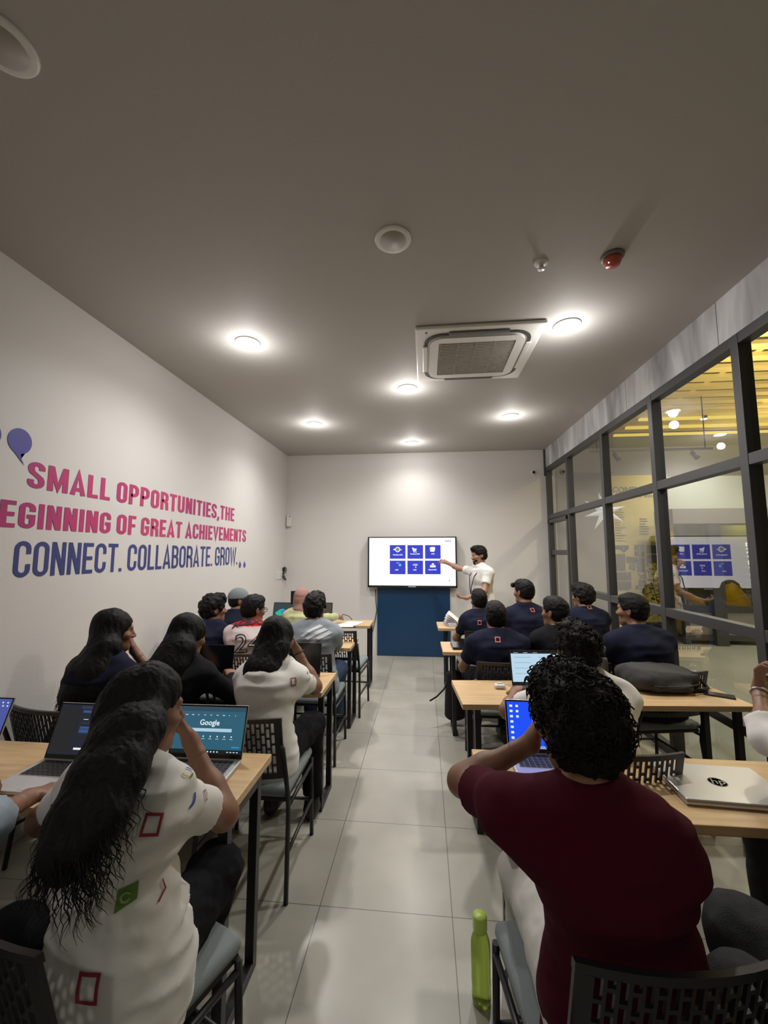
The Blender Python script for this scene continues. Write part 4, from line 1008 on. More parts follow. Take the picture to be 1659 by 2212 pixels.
            obj('loose_strands', bm, hairm, T)
    elif hair == 'cap':
        V = Vol(hres); hcap(V, .006); hcut(V); V.halfcut(HM((0, 0, -.06)), HR@A_((0, 0, -1)), .2); obj('hair', V.mesh('hair'), hairm, T)
        V = Vol(hres); V.ell(HM((0, -.012, .035)), A_((.088, .108, .100))*head_s, .01, HR); V.halfcut(HM((0, 0, .022)), HR@A_((0, 0, -1)), .2)
        V.econe(HM((0, .07, .035)), HM((0, .17, .028)), HR@X, (.072, .010), (.055, .008), .01)
        obj('cap', V.mesh('cap'), M_cap, T)
    elif hair == 'scarf':
        V = Vol(hres); hcap(V, .022); V.cone(HM((0, -.02, -.05)), P3+A_((0, -.01, .0)), .085, .10, .04); V.cut(HM((0, .120, -.035)), A_((.062, .07, .08))*head_s, .01, HR); V.disp(.004, (20, 20, 40), 4); ho = obj('head_scarf', V.mesh('head_scarf'), M_pink, T)
    elif hair == 'beard':
        V = Vol(hres*.7); hcap(V, .016); V.ell(HM((0, .045, .098)), A_((.060, .060, .036))*head_s, .03, HR); hcut(V); V.disp(.006, (50, 50, 50), 4); V.disp(.003, (120, 120, 120), 6); V.halfcut(HM((0, 0, -.072)), HR@A_((0, 0, -1)), .2); ho = obj('hair', V.mesh('hair'), hairm, T)
        V = Vol(hres*.7); V.ell(HM((0, .025, -.070)), A_((.060, .066, .048))*head_s, .02, HR); V.ell(HM((0, .068, -.100)), A_((.028, .028, .026))*head_s, .02, HR)
        V.cut(HM((0, .095, -.030)), A_((.06, .05, .034))*head_s, .006, HR); V.cut(HM((0, -.03, -.02)), A_((.09, .05, .09))*head_s, .01, HR); V.cut(HM((0, .10, -.065)), A_((.017, .02, .008))*head_s, .003, HR)
        V.cone(HM((-.020, .090, -.050)), HM((.020, .090, -.050)), .006*head_s, .006*head_s, .004); V.disp(.002, (90, 90, 90), 5)
        obj('beard', V.mesh('beard'), hairm, T)
    T['_o'] = 0; del T['_o']
    return dict(T=T, shirt=shirt_o, HM=HM, F=F, org=org, arms=arms, loc=loc, P=(P0, P1, P2, P3), X=X, HC=HC, HR=HR)

def decal(pr, shapes, target=None, off=.0035, from_cam=True):
    """print flat shapes onto the shirt. shapes: list of (name, mat, pixel centre, [polys in metres], rotation deg)"""
    sh = target or pr['shirt']; T = pr['T']
    bpy.context.view_layer.update()
    M = T.matrix_world; Mi = M.inverted()
    bvh = BVHTree.FromPolygons([v.co[:] for v in sh.data.vertices], [p.vertices[:] for p in sh.data.polygons])
    co = Mi @ Vector((0, 0, CAMZ))
    for nm, m, (px, py), polys, rot in shapes:
        wd = (at(px, py, 1, 5)-Vector((0, 0, CAMZ))).normalized(); d = (Mi.to_3x3() @ wd).normalized()
        hit, nrm, _, _ = bvh.ray_cast(co, d)
        if hit is None: continue
        # smooth normal
        n = nrm.copy()
        for dx in (-.02, .02):
            for dz in (-.02, .02):
                h2, n2, _, _ = bvh.ray_cast(hit+n*.1+Vector((dx, 0, dz)), -n)
                if h2 is not None: n += n2*.5
        n.normalize(); up = Vector((0, 0, 1)); up = (up-n*up.dot(n)).normalized(); rt = up.cross(n).normalized()
        c_, s_ = math.cos(R(rot)), math.sin(R(rot)); rt, up = rt*c_+up*s_, up*c_-rt*s_
        bm = BM()
        for poly in polys:
            N = 7; q4 = len(poly) == 4
            if q4:
                g = [[None]*(N+1) for _ in range(N+1)]
                for i in range(N+1):
                    for j in range(N+1):
                        u, v = i/N, j/N
                        x = (poly[0][0]*(1-u)+poly[1][0]*u)*(1-v)+(poly[3][0]*(1-u)+poly[2][0]*u)*v
                        y = (poly[0][1]*(1-u)+poly[1][1]*u)*(1-v)+(poly[3][1]*(1-u)+poly[2][1]*u)*v
                        b0 = hit+rt*x+up*y; h2, n2, _, _ = bvh.ray_cast(b0+n*.06, -n, .16)
                        g[i][j] = bm.verts.new((h2 if h2 is not None else b0)+n*off)
                for i in range(N):
                    for j in range(N): bm.faces.new((g[i][j], g[i+1][j], g[i+1][j+1], g[i][j+1]))
            else:
                b2 = bmesh.new()
                try: b2.faces.new([b2.verts.new((x, y, 0)) for x, y in poly])
                except ValueError: b2.free(); continue
                bmesh.ops.triangulate(b2, faces=b2.faces[:])
                for _ in range(3):
                    lg_ = [e_ for e_ in b2.edges if e_.calc_length() > .022]
                    if lg_: bmesh.ops.subdivide_edges(b2, edges=lg_, cuts=1); bmesh.ops.triangulate(b2, faces=b2.faces[:])
                for v_ in b2.verts:
                    b0 = hit+rt*v_.co.x+up*v_.co.y; h2, n2, _, _ = bvh.ray_cast(b0+n*.08, -n, .16); v_.co = (h2 if h2 is not None else b0)+n*off
                merge(bm, b2)
        o = obj(nm, bm, m, sh)
def text_decal(pr, s, m, pc, size, sx, nm, rot=0, bold=0, off=.005):
    sh = pr['shirt']; T = pr['T']; me = text_mesh(s, size, sx, bold, 0, 'CENTER'); yc_ = sum(v.co.y for v in me.vertices)/len(me.vertices); polys = [[(me.vertices[i].co.x, me.vertices[i].co.y-yc_) for i in p.vertices] for p in me.polygons]
    decal(pr, [(nm, m, pc, polys, rot)], off=off)
def sq_out(w_, h_, t_): return [[(-w_/2, -h_/2), (w_/2, -h_/2), (w_/2, -h_/2+t_), (-w_/2, -h_/2+t_)], [(-w_/2, h_/2-t_), (w_/2, h_/2-t_), (w_/2, h_/2), (-w_/2, h_/2)],
    [(-w_/2, -h_/2), (-w_/2+t_, -h_/2), (-w_/2+t_, h_/2), (-w_/2, h_/2)], [(w_/2-t_, -h_/2), (w_/2, -h_/2), (w_/2, h_/2), (w_/2-t_, h_/2)]]
def arc(r_, w_, a0, a1, n=6):
    P = []
    for k in range(n):
        a, b_ = R(a0+(a1-a0)*k/n), R(a0+(a1-a0)*(k+1)/n); P.append([(r_*math.cos(a), r_*math.sin(a)), ((r_-w_)*math.cos(a), (r_-w_)*math.sin(a)), ((r_-w_)*math.cos(b_), (r_-w_)*math.sin(b_)), (r_*math.cos(b_), r_*math.sin(b_))])
    return P

def hp(px, py, Y): return at(px, py, 1, Y)
seated = []
def seat(pr, label, dx=0, dy=.06, dz=0, pos=None, deg=None):
    o = pr['org']+pr['F']@A_((dx, dy, 0)); a = math.degrees(pr['T'].rotation_euler.z)
    x, y = pos if pos else (o[0], o[1]); return chair(x, y, a if deg is None else deg, label)
P1 = person('woman in printed white T-shirt with waist-long black hair, nearest on the left', hp(314, 1535, 1.16), face=-20, pel=(-.80, 1.10), lean=(0, 6, 18, 24), hyaw=-16, hpitch=8,
    armR=dict(w=hp(412, 1600, 1.34), pole=(.55, .35, -1), dir=(-.34, -.10, .60), palm=(-.6, -.5, .1), curl=(.8, 1.0, .7), sh=(.0, .03, .02)), armL=dict(w=(-1.02, 1.42, .79), pole=(-1, -.2, -.6)), legsw=dict(R=((-.71, 1.42, .545), (-.80, 1.30, .09)), L=((-.96, 1.44, .545), (-1.0, 1.35, .09))),
    female=True, shirt=M_wht, pants=M_blk, hair='long', res=.0075, hres=.0045, fres=.004, fold=.011, hem=-.07, wisps=220, bw=1.04,
    hairpath=[(*hp(280, 1580, 1.04), .086), (*hp(230, 1680, .96), .092), (*hp(190, 1770, .90), .088), (*hp(160, 1840, .86), .066), (*hp(148, 1890, .84), .030)])
P2 = person('woman with long curly black hair in navy, fist at chin, beside the left wall', hp(248, 1362, 2.33), face=-12, lean=(4, 12, 22, 22), hyaw=-36, hpitch=6,
    armR=dict(w=hp(289, 1405, 2.44), pole=(.8, .1, -1), dir=(-.25, -.1, .8), palm=(-.8, -.4, 0), curl=(1.2, 1.3, .9)), female=True, shirt=M_navy, sleeve='short', hair='long', wisps=200, res=.010,
    hairpath=[(*hp(225, 1400, 2.25), .10), (*hp(195, 1455, 2.20), .135), (*hp(180, 1500, 2.16), .13), (*hp(172, 1550, 2.12), .08)])
P3 = person('woman in black between the curly-haired woman and the second white T-shirt', hp(408, 1372, 2.40), face=-8, lean=(4, 14, 24, 24), hyaw=-22, hpitch=14,
    armR=dict(w=hp(500, 1462, 2.70), pole=(1, -.2, -.8)), female=True, shirt=M_blk, sleeve='long', hair='long', wisps=60, res=.010, bw=1.05,
    hairpath=[(*hp(385, 1400, 2.30), .10), (*hp(362, 1440, 2.25), .11), (*hp(355, 1500, 2.22), .06)])
P4 = person('woman in printed white T-shirt at the aisle end of the second left table', hp(600, 1378, 2.38), face=-4, pel=(-.868, 2.19), lean=(2, 8, 20, 24), hyaw=-20, hpitch=8,
    armR=dict(w=hp(642, 1405, 2.54), pole=(.5, .35, -1), dir=(-.3, -.1, .6), palm=(-.6, -.5, 0), curl=(.9, 1.1, .8)), female=True, shirt=M_wht, hair='long', wisps=70, res=.010, fold=.008, hem=-.07,
    hairpath=[(*hp(588, 1400, 2.30), .092), (*hp(566, 1445, 2.24), .095), (*hp(554, 1490, 2.20), .085), (*hp(552, 1524, 2.18), .05)])
P5 = person('person with short black hair in navy against the left wall, behind the red jersey', hp(462, 1315, 3.50), face=-6, hyaw=-38, shirt=M_navy, hair='thick', res=.012)
P6 = person('person in a red and pale number jersey with glasses', hp(548, 1316, 3.46), face=-4, hyaw=-30, hpitch=8, shirt=M_jers, hair='short', res=.011, bw=1.05)
P7 = person('person in heather grey hoodie with thick black hair', hp(681, 1312, 3.52), face=0, pel=(-.93, 3.40), hyaw=-10, shirt=M_hood, sleeve='long', pants=M_den, hair='thick', res=.010, bw=1.12,
    armR=dict(w=hp(722, 1395, 3.95), pole=(1, -.3, -.7)))
P8 = person('person in a grey peaked cap against the left wall', hp(517, 1297, 4.20), face=-5, hyaw=-50, shirt=M_navy, hair='cap', res=.014, hres=.008)
P9 = person('person in dusty pink head scarf and pale green top', hp(654, 1294, 4.62), face=0, hyaw=-15, shirt=M_yg, sleeve='long', hair='scarf', res=.013, hres=.008,
    armR=dict(w=hp(735, 1331, 5.15), pole=(1, -.3, -.7)), female=True, head_s=.95)
P10 = person('person in navy polo at the aisle end of the front right table', hp(1034, 1297, 4.55), face=4, hyaw=10, hair='short', res=.012, bw=.92, shirt=M_navy)
P11 = person('person in navy polo with dark glasses pushed up on the forehead', hp(1131, 1278, 4.30), face=4, hyaw=32, hair='short', res=.012, shirt=M_navy, bw=1.05)
P12 = person('person in navy polo with thick hair, front row beside the glass partition', hp(1258, 1288, 4.45), face=6, hyaw=30, hair='thick', res=.012, shirt=M_navy, bw=1.05)
P13 = person('person in navy polo at the aisle end of the second right table', hp(1070, 1332, 3.40), face=3, hyaw=0, hair='short', res=.011, shirt=M_navy, bw=1.1)
P14 = person('person in plain black top between navy polos on the right', hp(1198, 1322, 3.45), face=6, lean=(6, 14, 22, 16), hyaw=34, hair='short', res=.012, shirt=M_blk)
P15 = person('broad person in plain navy top near the glass, before the black backpack', hp(1365, 1318, 3.30), face=10, lean=(4, 12, 20, 20), hyaw=32, hair='short', res=.011, shirt=M_navy, bw=1.18, hipx=-.05)
P16 = person('person in white shirt with dark curly hair, beyond the maroon T-shirt', hp(1246, 1402, 2.16), face=4, lean=(6, 14, 24, 22), hyaw=8, hair='curly', hairm=M_hair2, res=.010, shirt=M_wht, bw=1.12, curls=350,
    armL=dict(w=hp(1112, 1498, 2.50), pole=(-1, -.2, -.6)))
P17 = person('person in maroon T-shirt with curly hair, head propped on the left hand', hp(1244, 1566, 1.08), face=3, pel=(.455, 1.10), legsw=dict(L=((.325, 1.50, .545), (.33, 1.55, .09)), R=((.565, 1.50, .545), (.57, 1.55, .09))), lean=(0, 6, 16, 22), hyaw=8, hpitch=6, hroll=-4, hair='curly', hairm=M_hair2, shirt=M_mar, pants=mat('off white cotton', (.55, .54, .50), .9), res=.0075, hres=.0045, fres=.004, fold=.006, bw=1.0, hem=-.12, head_s=1.03, curls=900,
    armL=dict(w=hp(1146, 1606, 1.26), pole=(-1, .15, -.75), dir=(.30, -.05, .75), palm=(.8, -.2, .1), curl=(.7, .9, .7), ts=1, sh=(-.02, .05, .03)), armR=dict(w=(.60, 1.50, .78), pole=(.35, -.4, -1), sh=(-.01, .02, -.03)))
P18 = person('person in white shirt cut by the right edge, forearm raised', (1.50, 1.62, 1.18), face=14, lean=(6, 14, 22, 22), hyaw=20, hair='thick', shirt=M_wht, pants=M_dden, sleeve='roll', res=.009, bw=1.0,
    armL=dict(w=hp(1640, 1490, 1.95), pole=(-1, .3, -1.2), dir=(.1, .0, 1), palm=(.5, -.8, 0), curl=(.5, .8, .6)), armR=dict(w=(1.60, 1.96, .80), pole=(1, -.3, -.7)))
M_plaid = mat('blue grey plaid cotton', (.30, .35, .40), .9, var=(22, .45))
P0 = person('person cut by the left edge with plaid cuff and hand on a laptop', (-1.30, .86, 1.20), face=-6, lean=(2, 10, 20, 20), hair='thick', res=.009, fres=.004, shirt=M_plaid, sleeve='roll', pants=M_blk,
    armR=dict(w=at(88, 1712, 2, .815), pole=(.9, -.3, -.9), dir=(.25, 1, -.12), palm=(0, 0, -1), curl=(.35, .6, .5)), armL=dict(w=(-1.58, 1.40, .79), pole=(-1, -.3, -.7)))
P20 = person('person in charcoal jeans at the bottom right corner, only legs in the picture', (1.05, .86, 1.22), face=50, lean=(2, 8, 16, 16), armL=dict(w=(1.16, 1.22, .66)), armR=dict(w=(1.30, 1.18, .66)), legsw=dict(L=((.735, 1.13, .575), (.78, 1.30, .09)), R=((.86, 1.32, .575), (.90, 1.45, .09))), hair='thick', res=.009, shirt=M_dden, pants=M_dden, bw=1.05)
P19 = person('presenter in white T-shirt and lanyard pointing at the television', hp(1034, 1199, 5.72), face=118, lean=(0, 2, 6, 8), hyaw=-10, hpitch=8, stand=True, shirt=M_wht, pants=M_blk, hair='beard', skin=M_skin2, res=.011, hres=.006, fres=.0045, hem=-.06,
    armR=dict(w=hp(962, 1214, 6.22), pole=(0, -.3, -1), dir=(-.8, .6, .15), palm=(-.1, .8, -.6), curl=(.25, .3, .3), spread=.25), armL=dict(w=hp(1008, 1292, 5.45), pole=(-.9, -.7, -.6), dir=(-1, -.1, .1), palm=(.2, .3, 1), curl=(.5, .6, .5)))

# ------------------------------------------------------------------ prints and logos on the clothes
def quadp(*p): return [list(p)]
decal(P1, [('printed_square', M_prr, (328, 1781), sq_out(.042, .046, .0065), -8), ('printed_square', M_prr, (190, 2135), sq_out(.052, .06, .008), 0), ('printed_square', M_prr, (443, 1718), sq_out(.016, .026, .003), -14),
    ('printed_patch', M_prg, (274, 1930), quadp((-.024, -.028), (.022, -.016), (.024, .028), (-.018, .016)), 0),
    ('printed_badge', M_prp, (92, 1990), quadp((-.015, -.022), (.010, -.026), (.015, .020), (-.010, .026)), 0),
    ('printed_letter', M_prb, (406, 1668), arc(.016, .0045, -20, 60, 3), 0), ('printed_letter', M_pry, (404, 1669), arc(.016, .0045, 150, 240, 3), 0), ('printed_letter', M_prg, (405, 1670), arc(.016, .0045, 240, 320, 3), 0),
    ('printed_stroke', M_prb, (403, 1720), arc(.030, .006, 265, 350, 4), 0), ('printed_stroke', M_prr, (352, 1922), quadp((-.018, -.014), (-.015, -.017), (.006, .0), (.003, .003))+quadp((.003, .0), (.007, .0), (.002, .026), (-.001, .024)), 0),
    ('printed_stroke', M_prr, (318, 1648), arc(.017, .006, 60, 330, 6), 0)])
decal(P1, [('printed_patch', mat('pale green print', (.30, .40, .14), .8), (272, 1934), arc(.013, .005, 20, 330), 0), ('printed_badge', M_prw, (92, 1990), arc(.011, .0025, 0, 360, 8), 0)], off=.006)
decal(P4, [('printed_square', M_prr, (634, 1473), sq_out(.032, .042, .005), -4), ('printed_square', M_prk, (675, 1460), sq_out(.014, .024, .003), -20), ('printed_stroke', M_prk, (661, 1452), arc(.014, .005, 270, 360, 3), 0),
    ('printed_stroke', M_prr, (615, 1424), arc(.012, .004, 0, 270, 5), 20), ('printed_letter', M_prk, (645, 1598), arc(.012, .004, 60, 300, 5), 0), ('printed_square', M_prk, (645, 1555), sq_out(.010, .024, .003), -6)])
sh = P6['shirt']; sh.data.materials.append(M_red); zt_ = P6['P'][3][2]+.012
for p_ in sh.data.polygons:
    if p_.center.z > zt_: p_.material_index = 1
text_decal(P6, '24', M_prk, (536, 1388), .20, 1.15, 'jersey_number', 0, .004); text_decal(P6, '24', M_jers, (536, 1388), .192, 1.12, 'jersey_number', 0, -.004, .0075)
text_decal(P6, 'ACEDOC', M_prk, (543, 1343), .075, 1.0, 'jersey_name', 0, .003)
for k_, (dx, dy) in enumerate(((-.035, .035), (0, .0), (.035, -.035))):
    decal(P7, [('printed_stripe', M_prw, (686, 1366), quadp((-.10+dx, -.030+dy), (-.08+dx, -.048+dy), (.09+dx, .020+dy), (.06+dx, .040+dy)), 0)])
for pr_, c_ in ((P10, (1036, 1345)), (P11, (1150, 1318)), (P12, (1273, 1312)), (P13, (1075, 1382))):
    decal(pr_, [('collar_logo', M_orl, c_, sq_out(.040, .046, .008), 0)], off=.004)
# lanyard, earring, glasses, goggles, bracelets
def attach(pr, name, bm, m, smooth=True): return obj(name, bm, m, pr['T'], smooth)
bm = BM(); P2_, P3_ = P19['P'][2], P19['P'][3]
zc_ = P3_[2]; L = lambda x, y, z: (x, y, z)
tube(bm, [L(-.062, .02, zc_+.01), L(-.068, .095, zc_-.04), L(-.052, .165, zc_-.13), L(-.02, .185, zc_-.26), L(0, .185, zc_-.37)], .006, 6)
tube(bm, [L(.062, .02, zc_+.01), L(.068, .095, zc_-.04), L(.052, .165, zc_-.13), L(.02, .185, zc_-.26), L(0, .185, zc_-.37)], .006, 6)
attach(P19, 'lanyard', bm, M_prk); bm = BM(); box(bm, (-.032, .183, zc_-.47), (.032, .188, zc_-.375), .002); attach(P19, 'name_badge', bm, mat('pale badge', (.5, .62, .68), .4), False)
bm = BM(); HM = P1['HM']; c_ = HM((.080, -.005, -.048)); lathe(bm, [(.004, -.003), (.0065, 0), (.004, .003)], 10, Matrix.Translation(tuple(c_))); tube(bm, [tuple(c_), tuple(c_-A_((0, 0, .016))), tuple(c_-A_((0, 0, .024)))], [.0015, .003, .001], 6); attach(P1, 'earring', bm, M_alu)
def glasses(pr, m, zoff=0, yoff=0, sc=1):
    HM = pr['HM']; bm = BM(); g = .004
    for q_ in (1, -1):
        tube(bm, [tuple(HM((q_*(.034+.024*sc*math.cos(a)), .100+yoff, .002+zoff+.018*sc*math.sin(a)))) for a in [k*pi/6 for k in range(13)]], g*.6, 5)
        tube(bm, [tuple(HM((q_*.060*sc, .098+yoff, .006+zoff))), tuple(HM((q_*.078, .05+yoff, .008+zoff))), tuple(HM((q_*.080, -.01, .004+zoff*.5)))], g*.6, 5)
    tube(bm, [tuple(HM((-.012, .104+yoff, .006+zoff))), tuple(HM((.012, .104+yoff, .006+zoff)))], g*.6, 5)
    attach(pr, 'glasses', bm, m)
glasses(P6, M_black)
HM = P11['HM']; bm = BM()
V = Vol(.005); V.econe(HM((-.035, .108, .060)), HM((.035, .108, .060)), P11['HR']@A_((0, 1, 0)), (.022, .026), (.022, .026), .01); me = V.mesh('dark_glasses'); obj('dark_glasses', me, M_dark, P11['T'])
def bracelet(pr, arm, m, t_=.93):
    S, E_, W, s_, sp = pr['arms'][arm]; d = Vector(unit(W-E_)); c_ = Vector(E_+(W-E_)*t_); a = d.orthogonal().normalized(); b_ = d.cross(a); bm = BM()
    tube(bm, [tuple(c_+(a*math.cos(k*pi/8)+b_*math.sin(k*pi/8))*.031) for k in range(17)], .004, 6); attach(pr, 'bracelet', bm, m)
bracelet(P18, 'L', M_alu); bracelet(P4, 'R', M_prk)

#PEOPLE2#
# ------------------------------------------------------------------ chairs in use and empty
seat(P1, 'black slotted chair with grey cushion under the waist-long-haired woman', pos=(-.835, 1.155), deg=-21)
seat(P0, 'black slotted chair at the left edge under the plaid-cuffed person')
seat(P2, 'black slotted chair under the curly-haired woman beside the left wall')
seat(P3, 'black slotted chair under the woman in black at the second left table')
seat(P4, 'black slotted chair with grey cushion at the aisle, second left table', pos=(-.888, 2.235), deg=0)
seat(P5, 'black slotted chair against the left wall behind the red jersey')
seat(P6, 'black slotted chair under the red and pale jersey')
seat(P7, 'black slotted chair under the grey hoodie at the aisle', pos=(-.93, 3.45), deg=0)
seat(P8, 'black slotted chair under the person in grey cap')
seat(P9, 'black slotted chair under the person in pink head scarf')
chair(-.87, 4.39, -4, 'empty black slotted chair with grey cushion at the front left table')
seat(P10, 'black slotted chair at the aisle end of the front right table')
seat(P11, 'black slotted chair under the person with pushed-up dark glasses')
seat(P12, 'black slotted chair in the front row beside the glass partition')
seat(P13, 'black slotted chair at the aisle end of the second right table')
seat(P14, 'black slotted chair under the plain black top on the right')
seat(P15, 'black slotted chair with grey cushion just beyond the black backpack')
seat(P16, 'black slotted chair under the person in white shirt on the right')
seat(P17, 'black slotted chair with grey cushion under the maroon T-shirt', pos=(.45, 1.215), deg=7)
seat(P18, 'black slotted chair at the right edge under the raised forearm')
seat(P20, 'black slotted chair at the bottom right under the charcoal jeans')

# ------------------------------------------------------------------ laptops
ZT_ = .736
M_key = mat('black keys', (.02, .02, .022), .5)
def laptop(label, hx, hy, rz=0, tilt=18, w_=.325, d_=.225, h_=.205, body=M_alu, lidm=M_alu, scr=None, z=ZT_, open_=True, content=None, cat='laptop'):
    t = thing('laptop', label, cat, (hx, hy, z), R(rz))
    bm = BM(); box(bm, (-w_/2, -d_, 0), (w_/2, 0, .014), .004); obj('base', bm, body, t)
    if not open_:
        bm = BM(); box(bm, (-w_/2, -d_, .0145), (w_/2, 0, .022), .0035); obj('lid', bm, lidm, t); return t
    bm = BM(); box(bm, (-w_/2+.022, -d_*.56, .0135), (w_/2-.022, -.016, .0150)); obj('keyboard_well', bm, mat('grey key well', (.30, .30, .31), .5), t)
    bm = BM(); nr, nc = 5, 13; kw = (w_-.048)/nc; kd = (d_*.56-.022)/nr
    for r_ in range(nr):
        for c_ in range(nc):
            x0 = -w_/2+.024+c_*kw; y0 = -d_*.56+.003+r_*kd; box(bm, (x0+.0015, y0+.0015, .0148), (x0+kw-.0015, y0+kd-.0015, .0168))
    k = obj('keyboard', bm, M_key, t)
    bm = BM(); box(bm, (-.05, -d_+.012, .0138), (.05, -d_*.60, .0146)); obj('trackpad', bm, mat('silver trackpad', (.5, .5, .5), .3), t)
    Mt = Matrix.Translation((0, -.004, .014)) @ Matrix.Rotation(R(-tilt), 4, 'X')
    bm = BM(); box(bm, (-w_/2, 0, 0), (w_/2, .006, h_), .0025); bm.transform(Mt); lid = obj('lid', bm, lidm, t)
    bm = BM(); box(bm, (-w_/2+.002, -.0012, .002), (w_/2-.002, .0005, h_-.002)); bm.transform(Mt); obj('screen_border', bm, M_dark, lid)
    bz = .008; bm = BM(); box(bm, (-w_/2+bz, -.0018, .018), (w_/2-bz, -.0008, h_-bz)); bm.transform(Mt); sc_ = obj('screen', bm, scr or M_dark, t)
    if content:
        W_, H_ = w_-2*bz, h_-bz-.018
        def put(nm, u0, v0, u1, v1, m, dd=.0004):
            bm = BM(); box(bm, (-W_/2+u0*W_, -.0018-dd, .018+v0*H_), (-W_/2+u1*W_, -.0017, .018+v1*H_)); bm.transform(Mt); return obj(nm, bm, m, sc_)
        def word(s_, u, v, size, m, nm='screen_text', sx=1, bold=0):
            me = text_mesh(s_, size, sx, bold, .0002, 'CENTER'); me.transform(Mt @ Matrix.Translation((-W_/2+u*W_, -.0022, .018+v*H_)) @ RX); return obj(nm, me, m, sc_)
        content(put, word, sc_, Mt, W_, H_)
    return t
E_w = emat('white screen mark', (.85, .95, 1), .9); E_pale = emat('pale search bar', (.45, .66, .78), .9); E_mid = emat('mid blue screen band', (.05, .13, .2), .8)
def google(put, word, sc_, Mt, W_, H_):
    put('browser_bar', 0, .90, 1, 1, emat('dark browser bar', (.03, .08, .12), .8)); put('address_bar', .08, .84, .70, .875, E_mid)
    rr = random.Random(1)
    for k in range(10): put('tab_mark', .04+k*.09, .81, .05+k*.09+rr.random()*.03, .822, E_w)
    word('Google', .5, .60, .030, E_w, 'search_logo', 1, .0004); put('search_bar', .17, .46, .83, .53, E_pale)
    for k in range(8): put('shortcut_icon', .13+k*.10, .345, .145+k*.10, .375, E_w); put('shortcut_caption', .115+k*.10, .305, .16+k*.10, .312, E_w)
    for k in range(9): put('taskbar_icon', .30+k*.045, .03, .318+k*.045, .055, E_w)
    for k in range(4): put('taskbar_icon', .80+k*.045, .035, .825+k*.045, .05, E_w)
    put('taskbar', 0, 0, 1, .085, emat('dark taskbar', (.008, .015, .02), .6), .0002)
    put('link_button', .86, .13, .97, .16, emat('blue link', (.02, .25, .55), 1))
hr = at(521, 1641, 2, .75)
laptop('silver laptop with a teal search page, at the aisle end of the left table', hr.x-.160, hr.y-.002, 1.5, 17, .325, .215, .205, scr=emat('teal screen glow', (.022, .105, .165), 1.0), content=google)
def darkui(put, word, sc_, Mt, W_, H_):
    b1 = emat('slate screen panel', (.02, .035, .07), 1); b2 = emat('blue screen row', (.03, .08, .22), 1)
    put('side_panel', .0, .06, .30, .92, emat('charcoal side panel', (.012, .013, .016), 1)); put('browser_bar', .3, .92, 1, .98, b1); put('address_bar', .34, .84, 1, .89, b2)
    for k, (a_, c_) in enumerate(((.62, .60), (.50, .47), (.42, .39))): put('text_row', .36, a_, .9, a_+.02, b1)
    put('highlight_row', .36, .44, .85, .56, b2); put('button', .36, .10, .50, .14, E_w)
    for k in range(5): put('text_row', .38+k*.1, .70, .45+k*.1, .71, E_w)
hl = at(96, 1637, 2, .75)
laptop('silver laptop with a dark screen under a brown hand, left table', hl.x+.165, hl.y, 0, 20, .33, .235, .215, scr=emat('dark navy screen glow', (.010, .014, .026), 1), content=darkui)
hb = at(-6, 1612, 2, .75)
def iconsC(put, word, sc_, Mt, W_, H_):
    for u, v in ((.84, .90), (.93, .90), (.86, .82), (.94, .82)): put('desktop_icon', u, v, u+.025, v+.03, E_w)
laptop('laptop with plain violet-blue screen at the left edge against the wall', max(hb.x-.15, XL+.17), hb.y, 0, 20, .30, .21, .20, scr=emat('violet blue screen glow', (.06, .085, .33), 1), content=iconsC)
r2 = at(694, 1456, 2, .745)
laptop('open laptop with blank black screen before the second white T-shirt woman', r2.x-.165, r2.y-.03, 0, 8, .33, .22, .215, body=M_plast, lidm=M_plast)
r3 = at(505, 1462, 2, .745)
laptop('open laptop with blank black screen before the woman in black', r3.x-.165, r3.y-.03, 0, 8, .33, .22, .215, body=M_plast, lidm=M_plast)
def aurora(put, word, sc_, Mt, W_, H_):
    bm = BM(); 
    for k, (c_, col) in enumerate((((.42, .42), (0, .35, .45)), ((.30, .30), (0, .42, .30)), ((.60, .36), (.02, .10, .5)))):
        bm = BM(); P_ = [bm.verts.new((-W_/2+(c_[0]+.20*math.cos(a))*W_, -.0022-.0002*k, .018+(c_[1]+.17*math.sin(a)*(1+.3*math.cos(a)))*H_)) for a in [i*pi/12 for i in range(24)]]; bm.faces.new(P_); bm.transform(Mt)
        obj('wallpaper_glow', bm, emat('aurora colour %d' % k, col, 1), sc_)
fa, fb = at(573, 1344, 2, .745), at(620, 1344, 2, .745)
laptop('open laptop with blue-green aurora wallpaper on the front left table', (fa.x+fb.x)/2, 5.30, 0, 14, fb.x-fa.x, .22, .215, body=M_plast, lidm=M_plast, scr=emat('teal black screen glow', (.01, .03, .035), 1), content=aurora)
ga = at(727, 1334, 2, .745)
laptop('open laptop with dim brown screen beside the pink head scarf', ga.x-.18, 5.28, 0, 10, .34, .22, .22, body=M_plast, lidm=M_plast, scr=emat('dim brown screen', (.045, .038, .028), 1))
laptop('closed black laptop at the aisle end of the second right table', .42, 4.10, 2, open_=False, w_=.36, d_=.25, body=M_plast, lidm=M_dark)
def sheet(put, word, sc_, Mt, W_, H_):
    put('browser_bar', 0, .93, 1, 1, emat('black browser bar', (.01, .01, .015), .6))
    for k in range(8): put('text_row', .06+(k % 2)*.5, .80-(k//2)*.18, .40+(k % 2)*.5, .815-(k//2)*.18, emat('grey text row', (.3, .38, .45), .9))
    for k in range(3): put('tab_mark', .06+k*.2, .955, .15+k*.2, .97, E_w)
ra = at(1106, 1478, 2, .745)
laptop('laptop with pale blue-white page before the white-shirted person', ra.x+.165, ra.y-.01, 4.5, 14, .34, .23, .215, body=M_plast, lidm=M_plast, scr=emat('pale blue page glow', (.50, .70, .86), .95), content=sheet)
